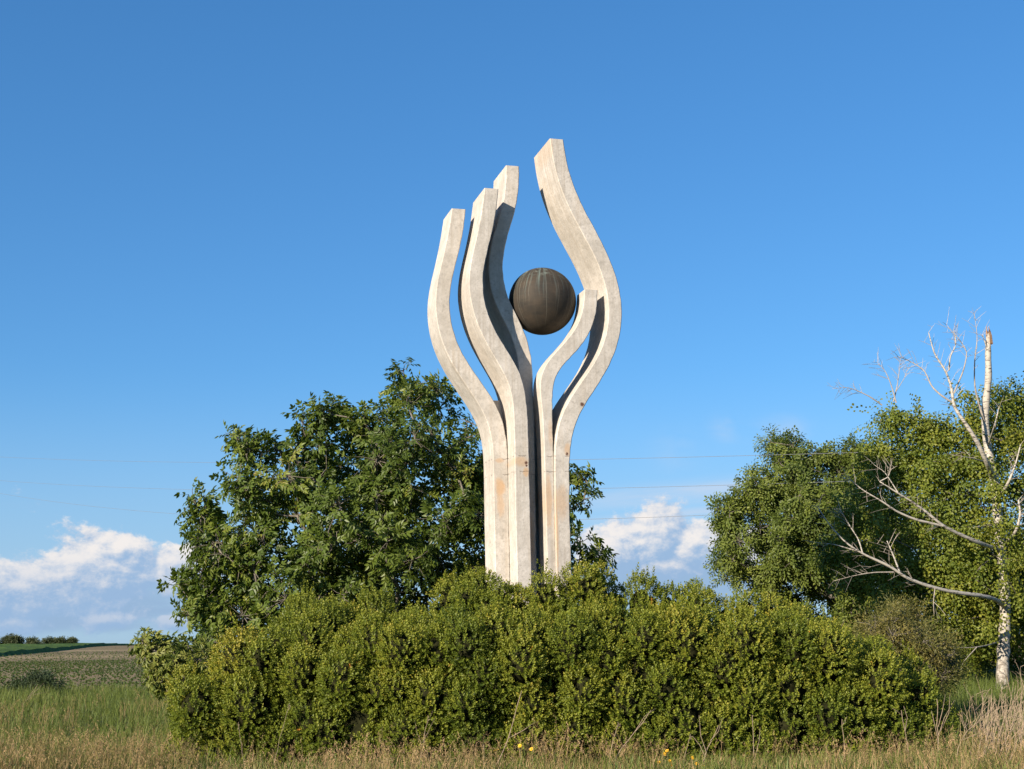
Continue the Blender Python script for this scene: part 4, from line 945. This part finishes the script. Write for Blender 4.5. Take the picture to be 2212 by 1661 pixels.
def panicle(seed, n, h0, h1, heads=3):
    """tall stems that end in drooping seed heads"""
    r = random.Random(seed); P = []
    for _ in range(heads):
        h = r.uniform(h0, h1); az = r.random() * 6.283; lean = r.uniform(.12, .35); b = (r.gauss(0, .08), r.gauss(0, .08))
        P.append(blade(h, 0.006, lean, az, b, 1.2, 0.0))
        d = np.array([math.cos(az), math.sin(az), 0])
        for k in range(n):
            q = 0.72 + 0.28 * k / n
            c = np.array([b[0], b[1], 0]) + d * lean * h * q ** 2.2 + np.array([0, 0, h * q * (1 - .25 * lean * q)])
            a2 = r.random() * 6.283; ax = (math.cos(a2) * .5 + d[0] * .5, math.sin(a2) * .5 + d[1] * .5, r.uniform(-.9, .3))
            P.append(place(leaf_rhomb(r.uniform(.035, .065), 0.011, 0.2, r.uniform(-.05, .1)), c, ax, (0.2, 0.3, 1)))
    return merge_templates(P)
def spread_tufts(mb, tm, xy, scale, tint, tilt=0.12, seed=1):
    r = np.random.default_rng(seed); n = len(xy)
    pos = np.c_[xy, ground_z(xy[:, 0], xy[:, 1]) - 0.01]
    a = r.random(n) * 6.283; up = norm(np.c_[r.normal(0, tilt, (n, 2)), np.ones(n)])
    X = norm(np.cross(np.c_[-np.sin(a), np.cos(a), np.zeros(n)], up)); Yv = np.cross(up, X)
    M = np.stack([X, Yv, up], -1); K = r.integers(0, len(tm), n)
    for k, t in enumerate(tm):
        s = K == k
        if s.any(): scatter(mb, t, pos[s], M[s], scale[s], tint[s])
def patch_noise(xy, f, seed):
    r = np.random.default_rng(seed); v = 0
    for k in range(5):
        a = r.random() * 6.283; q = f * (1 + .7 * k); v = v + np.sin((xy[:, 0] * math.cos(a) + xy[:, 1] * math.sin(a)) * q + r.random() * 6.283) / (1 + .5 * k)
    return v / 2.6
green_t = [tuft(100 + k, 7, 0.25, 0.60, 0.013, 0.55) for k in range(4)]
short_t = [tuft(110 + k, 7, 0.12, 0.34, 0.013, 0.7) for k in range(3)]
dry_t = [tuft(120 + k, 6, 0.25, 0.55, 0.010, 0.5) for k in range(3)]
pan_t = [panicle(130 + k, 10, 0.50, 0.85) for k in range(4)]
def build_grass():
    r = np.random.default_rng(3)
    # left meadow
    mb = MB()
    y = 18.8 + 24.6 * r.random(7600) ** 0.85; x = (-0.215 - 0.235 * r.random(len(y)) ** 1.1) * y + 0.35 * (42 - y) * 0.1
    xy = np.c_[x, y]; pn = patch_noise(xy, 0.8, 1); tint = np.clip(0.32 + 0.16 * pn + r.normal(0, .09, len(y)) + 0.25 * np.clip((21 - y) / 2.5, 0, 1), 0, .85)
    spread_tufts(mb, green_t, xy, r.uniform(.55, 1.05, len(y)) * (0.85 + 0.25 * pn), tint, 0.2, 4)
    y2 = 18.5 + 14 * r.random(1500) ** 1.7; xy2 = np.c_[r.uniform(-0.40, -0.22, 1500) * y2, y2]; kk = (patch_noise(xy2, 0.9, 21) + 1.2 * np.clip((20.5 - y2) / 2, 0, 1) + 0.6 * np.clip(-xy2[:, 0] / y2 - .34, 0, .1) * 10) > 0.35; xy2 = xy2[kk]; y2 = y2[kk]
    spread_tufts(mb, pan_t, xy2, r.uniform(.6, .95, len(y2)), np.clip(r.normal(.74, .08, len(y2)), 0, 1), 0.15, 5)
    tag(mb.build('meadow_grass', M_GRASS), 'tall green meadow grass with tan seed heads, left of the hedge', 'grass', kind='stuff')
    # dry verge in front of the hedge
    mb = MB()
    n = 4600; y = r.uniform(16.2, 19.9, n); x = r.uniform(-0.44, 0.46, n) * y; xy = np.c_[x, y]; pn = patch_noise(xy, 1.1, 2)
    tint = np.clip(0.70 + 0.18 * pn + r.normal(0, .12, n), 0.15, 1)
    spread_tufts(mb, dry_t, xy, r.uniform(.35, .70, n) * (.9 + .25 * pn), tint, 0.25, 6)
    n = 2600; y = r.uniform(16.5, 20.0, n); xy = np.c_[r.uniform(-0.44, 0.46, n) * y, y]
    spread_tufts(mb, short_t, xy, r.uniform(.7, 1.2, n), np.clip(r.normal(.36, .1, n), 0, 1), 0.25, 7)
    n = 2100; y = r.uniform(16.6, 19.7, n); xy = np.c_[r.uniform(-0.44, 0.46, n) * y, y]; pn = patch_noise(xy, 1.4, 9); k = pn > -0.15
    spread_tufts(mb, pan_t, xy[k], r.uniform(.35, 1.0, k.sum()) * (0.75 + 0.35 * pn[k]), np.clip(r.normal(.82, .08, k.sum()), 0, 1), 0.2, 8)
    tag(mb.build('dry_verge_grass', M_GRASS), 'dry tan grass and seed heads along the foot of the hedge', 'grass', kind='stuff')
    # lush grass round the birch on the right
    mb = MB()
    n = 5600; y = 20.0 + 20 * r.random(n); x = (0.27 + 0.30 * r.random(n) ** 1.5) * y; xy = np.c_[x, y]; pn = patch_noise(xy, 0.7, 3)
    spread_tufts(mb, green_t, xy, r.uniform(.7, 1.15, n), np.clip(0.26 + 0.12 * pn + r.normal(0, .07, n), 0, .7), 0.15, 10)
    tag(mb.build('birch_grass', M_GRASS), 'lush green grass under the birch at right', 'grass', kind='stuff')
    # low growth on the rest of the near ground, out to where it is seen
    mb = MB()
    n = 1200; y = r.uniform(20, 43, n); x = r.uniform(-0.22, 0.30, n) * y; xy = np.c_[x, y]
    spread_tufts(mb, short_t, xy, r.uniform(.8, 1.5, n), np.clip(r.normal(.34, .1, n), 0, 1), 0.2, 11)
    tag(mb.build('low_grass', M_GRASS), 'low green grass behind the hedge and round the trees', 'grass', kind='stuff')
build_grass()

# dense dry brush in the lower right corner
M_STRAW = bark_material('dry_straw', (0.15, 0.105, 0.066), (0.31, 0.235, 0.155), (12, 12, 3), 0.8)
def stalk_curve(p, q, bow, n=6, r=None):
    p = np.array(p, float); q = np.array(q, float); t = np.linspace(0, 1, n)[:, None]
    return p + (q - p) * t + np.array(bow) * np.sin(math.pi * t)
def build_brush():
    r = np.random.default_rng(12); mb = MB()
    for k in range(380):
        y = r.uniform(18.6, 23.0); px = 2040 + 230 * r.random() ** 0.75; x = (px - 1106) / FPX * y
        z = float(ground_z(x, y)); h = r.uniform(.35, 1.15) * (0.55 + 0.5 * min(1, (px - 2030) / 120)); ln = r.normal(0.10, .25, 2) * h
        P = stalk_curve((x, y, z), (x + ln[0] + .12 * h, y + ln[1] * .5, z + h), r.normal(0, .05, 3), 5)
        mb.tube(P, np.linspace(.0065, .0025, 5), 3, False)
        for j in range(r.integers(0, 4)):
            i = r.integers(2, 5); d = r.normal(0, 1, 3); d[2] = abs(d[2]) * .6 + .4; d = d / np.linalg.norm(d) * r.uniform(.08, .26)
            mb.tube([P[i], P[i] + d * .6, P[i] + d + np.array([0, 0, -.02])], [.0035, .0028, .0015], 3, False)
    tag(mb.build('dry_brush', M_STRAW), 'tangle of dry pale stems in the lower right corner', 'dry brush', kind='stuff')
build_brush()

# ---------------------------------------------------------------- single dry stalks before the hedge
STALKS = [([(1066, 1668), (1100, 1592), (1127, 1492)], 19.2, .011, [((1100, 1594), (1130, 1578), (1157, 1559))], 'tallest pale dry stalk before the hedge, leaning right below the monument'),
          ([(1045, 1666), (1045, 1608)], 19.3, .008, [], 'short upright straw stem left of the tallest dry stalk'),
          ([(1311, 1660), (1322, 1610), (1336, 1562)], 19.2, .008, [], 'thin dry stalk leaning right before the middle of the hedge'),
          ([(1328, 1640), (1362, 1592), (1406, 1534)], 19.3, .009, [((1362, 1592), (1390, 1560), (1400, 1560)), ((1375, 1575), (1392, 1548), (1416, 1530))], 'branched dry stalk leaning far right before the middle of the hedge'),
          ([(1514, 1662), (1530, 1612), (1553, 1566)], 19.2, .010, [((1526, 1625), (1514, 1590), (1510, 1545)), ((1535, 1600), (1552, 1580), (1560, 1552)), ((1522, 1632), (1512, 1610), (1496, 1590))], 'forked dry weed with several branches, right of the yellow flowers'),
          ([(1474, 1664), (1480, 1625), (1492, 1585)], 19.3, .007, [], 'thin dry stem just left of the forked dry weed'),
          ([(1630, 1662), (1627, 1600), (1625, 1545)], 19.4, .008, [((1630, 1640), (1640, 1600), (1642, 1570))], 'upright dry stalk standing before the right half of the hedge'),
          ([(1826, 1650), (1824, 1600), (1819, 1553)], 19.4, .009, [((1821, 1565), (1826, 1555), (1830, 1548))], 'pale upright stalk with a bent tip before the right part of the hedge'),
          ([(1968, 1658), (1958, 1600), (1947, 1534)], 19.4, .009, [((1948, 1545), (1938, 1536), (1928, 1530)), ((1955, 1580), (1960, 1550), (1952, 1525))], 'dry stalk leaning left near the right end of the hedge'),
          ([(2025, 1645), (2027, 1590), (2026, 1540), (2024, 1510)], 19.6, .010, [((2027, 1590), (2040, 1550), (2062, 1512)), ((2027, 1570), (2036, 1535), (2042, 1500)), ((2027, 1600), (2018, 1560), (2012, 1535)), ((2029, 1585), (2050, 1540), (2052, 1500))], 'tall forked dry weed at the right end of the hedge'),
          ([(2068, 1640), (2072, 1600), (2110, 1560), (2140, 1535)], 19.6, .009, [((2090, 1580), (2080, 1555), (2076, 1530)), ((2076, 1600), (2100, 1590), (2112, 1583))], 'dry branching weed leaning right at the edge of the dry brush'),
          ([(528, 1650), (521, 1600), (515, 1560)], 19.6, .005, [], 'thin straw stem before the left end of the hedge'),
          ([(384, 1560), (372, 1520), (360, 1490)], 21.5, .005, [], 'thin pale stem rising left of the hedge end'),
          ([(590, 1650), (606, 1590), (625, 1520)], 19.5, .005, [], 'fine long straw stem leaning right before the left part of the hedge'),
          ([(25, 1560), (55, 1515), (82, 1478)], 34.0, .010, [((55, 1515), (75, 1500), (100, 1495)), ((60, 1508), (80, 1490), (95, 1475))], 'grey dead twiggy stem standing in front of the dark weedy bush'),
          ([(905, 1650), (918, 1590), (925, 1545)], 19.6, .006, [((915, 1600), (930, 1570), (940, 1550)), ((912, 1610), (900, 1580), (897, 1560)), ((913, 1605), (920, 1570), (935, 1535))], 'small tangled brown dry weed before the left middle of the hedge')]
for (pts, Y, r0, br, lab) in STALKS:
    if Y < 20: Y -= 0.7
    P = [at(x, y, Y) for x, y in pts]; g0 = P[0].copy(); g0[2] = float(ground_z(g0[0], g0[1])) - 0.02
    if g0[2] < P[0][2]: P = [g0] + P
    P = np.array(P); t = np.linspace(0, len(P) - 1, 9); k = np.arange(len(P)); Q = np.stack([np.interp(t, k, P[:, i]) for i in range(3)], 1)
    Q[1:-1] = .25 * Q[:-2] + .5 * Q[1:-1] + .25 * Q[2:]; Q[1:-1] += rng.normal(0, .006, (7, 3))
    root = empty('dry_stalk', tuple(P[0])); tag(root, lab, 'dry stalk', 'single dry stalks by the hedge')
    mb = MB(); mb.tube(Q, np.linspace(r0, r0 * .45, 9), 5); rel(root, mb.build('stem', M_STRAW, None, True))
    for b in br:
        mb = MB(); mb.tube([at(x, y, Y + rng.uniform(-.05, .05)) for x, y in b], [r0 * .6, r0 * .45, r0 * .25], 4); rel(root, mb.build('side_branch', M_STRAW, None, True))
    if r0 < .009 and Y < 30:
        mb = MB(); tip = Q[-1]
        for k in range(7):
            d = rng.normal(0, 1, 3); mb.tube([tip - np.array([0, 0, .012 * k]), tip - np.array([0, 0, .012 * k]) + d / np.linalg.norm(d) * .03], [.004, .002], 3, False)
        rel(root, mb.build('seed_head', M_STRAW))

# ---------------------------------------------------------------- yellow flowers
def flat_mat(name, c, rough=0.6):
    m, g = material(name); P = g.new('ShaderNodeTexCoord').outputs['Object']
    n = g.noise(P, 40.0, 2.0, 0.5)
    out(g, g.new('ShaderNodeBsdfPrincipled', {'Base Color': g.mix(n, tuple(v * .75 for v in c) + (1,), tuple(min(1, v * 1.15) for v in c) + (1,)), 'Roughness': rough}).outputs[0]); return m
M_YEL = flat_mat('yellow_petals', (0.80, 0.46, 0.01)); M_EYE = flat_mat('flower_centre', (0.45, 0.22, 0.01)); M_STEM = flat_mat('flower_stem', (0.07, 0.11, 0.03))
FL = [(1123, 1611, 'yellow flower before the hedge, left one of the pair right of the tall dry stalk'), (1148, 1618, 'yellow flower before the hedge, right one of the pair right of the tall dry stalk'),
      (1435, 1629, 'yellow flower in the cluster, large upper left bloom'), (1441, 1622, 'yellow flower in the cluster, topmost bloom'), (1447, 1644, 'yellow flower in the cluster, just below the top blooms'), (1452, 1653, 'yellow flower in the cluster, low and central'),
      (1495, 1637, 'yellow flower standing alone between cluster and forked weed'), (1505, 1650, 'yellow flower low beside the forked dry weed, left bloom'), (1519, 1656, 'yellow flower low under the forked dry weed, right bloom'), (1423, 1647, 'yellow flower in the cluster, leftmost and low')]
def flower_meshes():
    pet = MB()
    for k in range(13):
        a = k * 2 * math.pi / 13; V, f, t = place(leaf_rhomb(.024, .011, .1), (math.cos(a) * .006, math.sin(a) * .006, 0), (math.cos(a), math.sin(a), .25), (0, 0, 1)); pet.add(V, f)
    for k in range(9):
        a = k * 2 * math.pi / 9; V, f, t = place(leaf_rhomb(.016, .009, .1), (0, 0, .004), (math.cos(a), math.sin(a), .7), (0, 0, 1)); pet.add(V, f)
    eye = MB(); eye.tube([(0, 0, -.004), (0, 0, .006), (0, 0, .009)], [.007, .007, .002], 8)
    return pet.mesh('petals', M_YEL), eye.mesh('flower_centre', M_EYE)
PETM, EYEM = flower_meshes()
for (px, py, lab) in FL:
    Y = 18.5; c = at(px, py, Y); zb = float(ground_z(c[0], Y))
    root = empty('yellow_flower', (c[0], c[1], zb)); tag(root, lab, 'flower', 'yellow flowers before the hedge')
    mb = MB(); h = c[2] - zb; mb.tube([(0.02, 0.01, -.02), (0.012, 0, h * .5), (0, 0, h - .004)], [.0035, .003, .0025], 5); st = mb.build('stem', M_STEM, root, True)
    hd = bpy.data.objects.new('petals', PETM); COL.objects.link(hd); hd.parent = root; hd.location = (0, 0, h); hd.rotation_euler = (math.radians(50 + rng.uniform(-20, 15)), 0, rng.uniform(-.7, .7)); hd.scale = (1.0,) * 3
    ey = bpy.data.objects.new('flower_centre', EYEM); COL.objects.link(ey); ey.parent = hd
    for k in range(4):
        b = MB(); a = k * 1.6; V, f, t = place(leaf_ovate(.12, .03), (0.015, 0, h * .1 * k), (math.cos(a), math.sin(a), .5), (0, 0, 1)); b.add(V, f, .4); b.build('leaf', M_GRASS, root)

# ---------------------------------------------------------------- overhead wires and their poles
M_WIRE = flat_mat('wire', (0.17, 0.18, 0.19), 0.6)
POLE = bark_material('pole_wood', (0.10, 0.085, 0.07), (0.22, 0.19, 0.16), (14, 14, 1))
A_ = at(2330, 1000, 33.5); B_ = np.array([-62.0, 118.0, 0.0])
def wire_pts(px_r, left, right):
    """wire through two measured points; hangs in a shallow sag between the poles"""
    t = np.linspace(0, 1, 60)[:, None]
    line = np.array([A_[0], A_[1], 0]) * (1 - t) + B_ * t
    def hit(px, py):                                     # where the sight line crosses the wires' vertical plane
        d = CF + (px - RW / 2) / FPX * CR + (RH / 2 - py) / FPX * CU
        n = np.cross(B_[:3] * [1, 1, 0] - A_ * [1, 1, 0], [0, 0, 1]); k = ((A_ - CC) @ n) / (d @ n); p = CC + d * k
        s = np.linalg.norm(p[:2] - A_[:2]) / np.linalg.norm(B_[:2] - A_[:2]); return s, p[2]
    pts = np.array([hit(*p) for p in right])
    co = np.polyfit(pts[:, 0], pts[:, 1], 2)
    z = np.polyval(co, t[:, 0])
    return np.c_[line[:, :2], z]
WIRES = [('highest of the three thin overhead wires', [(370, 998), (1235, 993), (1830, 978)]), ('middle one of the three thin overhead wires', [(324, 1055), (1290, 1055), (1820, 1040)]), ('lowest of the three thin overhead wires', [(395, 1111), (1255, 1122), (1760, 1102)])]
ends = []
for lab, pts in WIRES:
    W = wire_pts(0, None, pts); ends.append((W[0, 2], W[-1, 2]))
    mb = MB(); mb.tube(W, 0.006, 5); tag(mb.build('power_line', M_WIRE, None, True), lab, 'wire', 'overhead wires')
for (x, y, ei, lab) in ((A_[0], A_[1], 0, 'wooden pole carrying the wires beyond the right edge'), (B_[0], B_[1], 1, 'far wooden pole carrying the wires beyond the left edge')):
    zb = float(ground_z(x, y)); hs = [e[ei] for e in ends]; top = max(hs) + 0.4
    root = empty('utility_pole', (x, y, zb)); tag(root, lab, 'pole', 'utility poles')
    mb = MB(); mb.tube([(0.0, 0.16, -0.3), (0.0, 0.16, (top - zb) * .5), (0.0, 0.16, top - zb)], [.14, .12, .10], 10); mb.build('post', POLE, root, True)
    for h in hs:
        mb = MB(); mb.tube([(0, 0.07, h - zb - .05), (0, 0.0, h - zb - .04), (0, 0.0, h - zb - .012)], [.015, .03, .03], 8); mb.build('insulator', M_EYE, root, True)
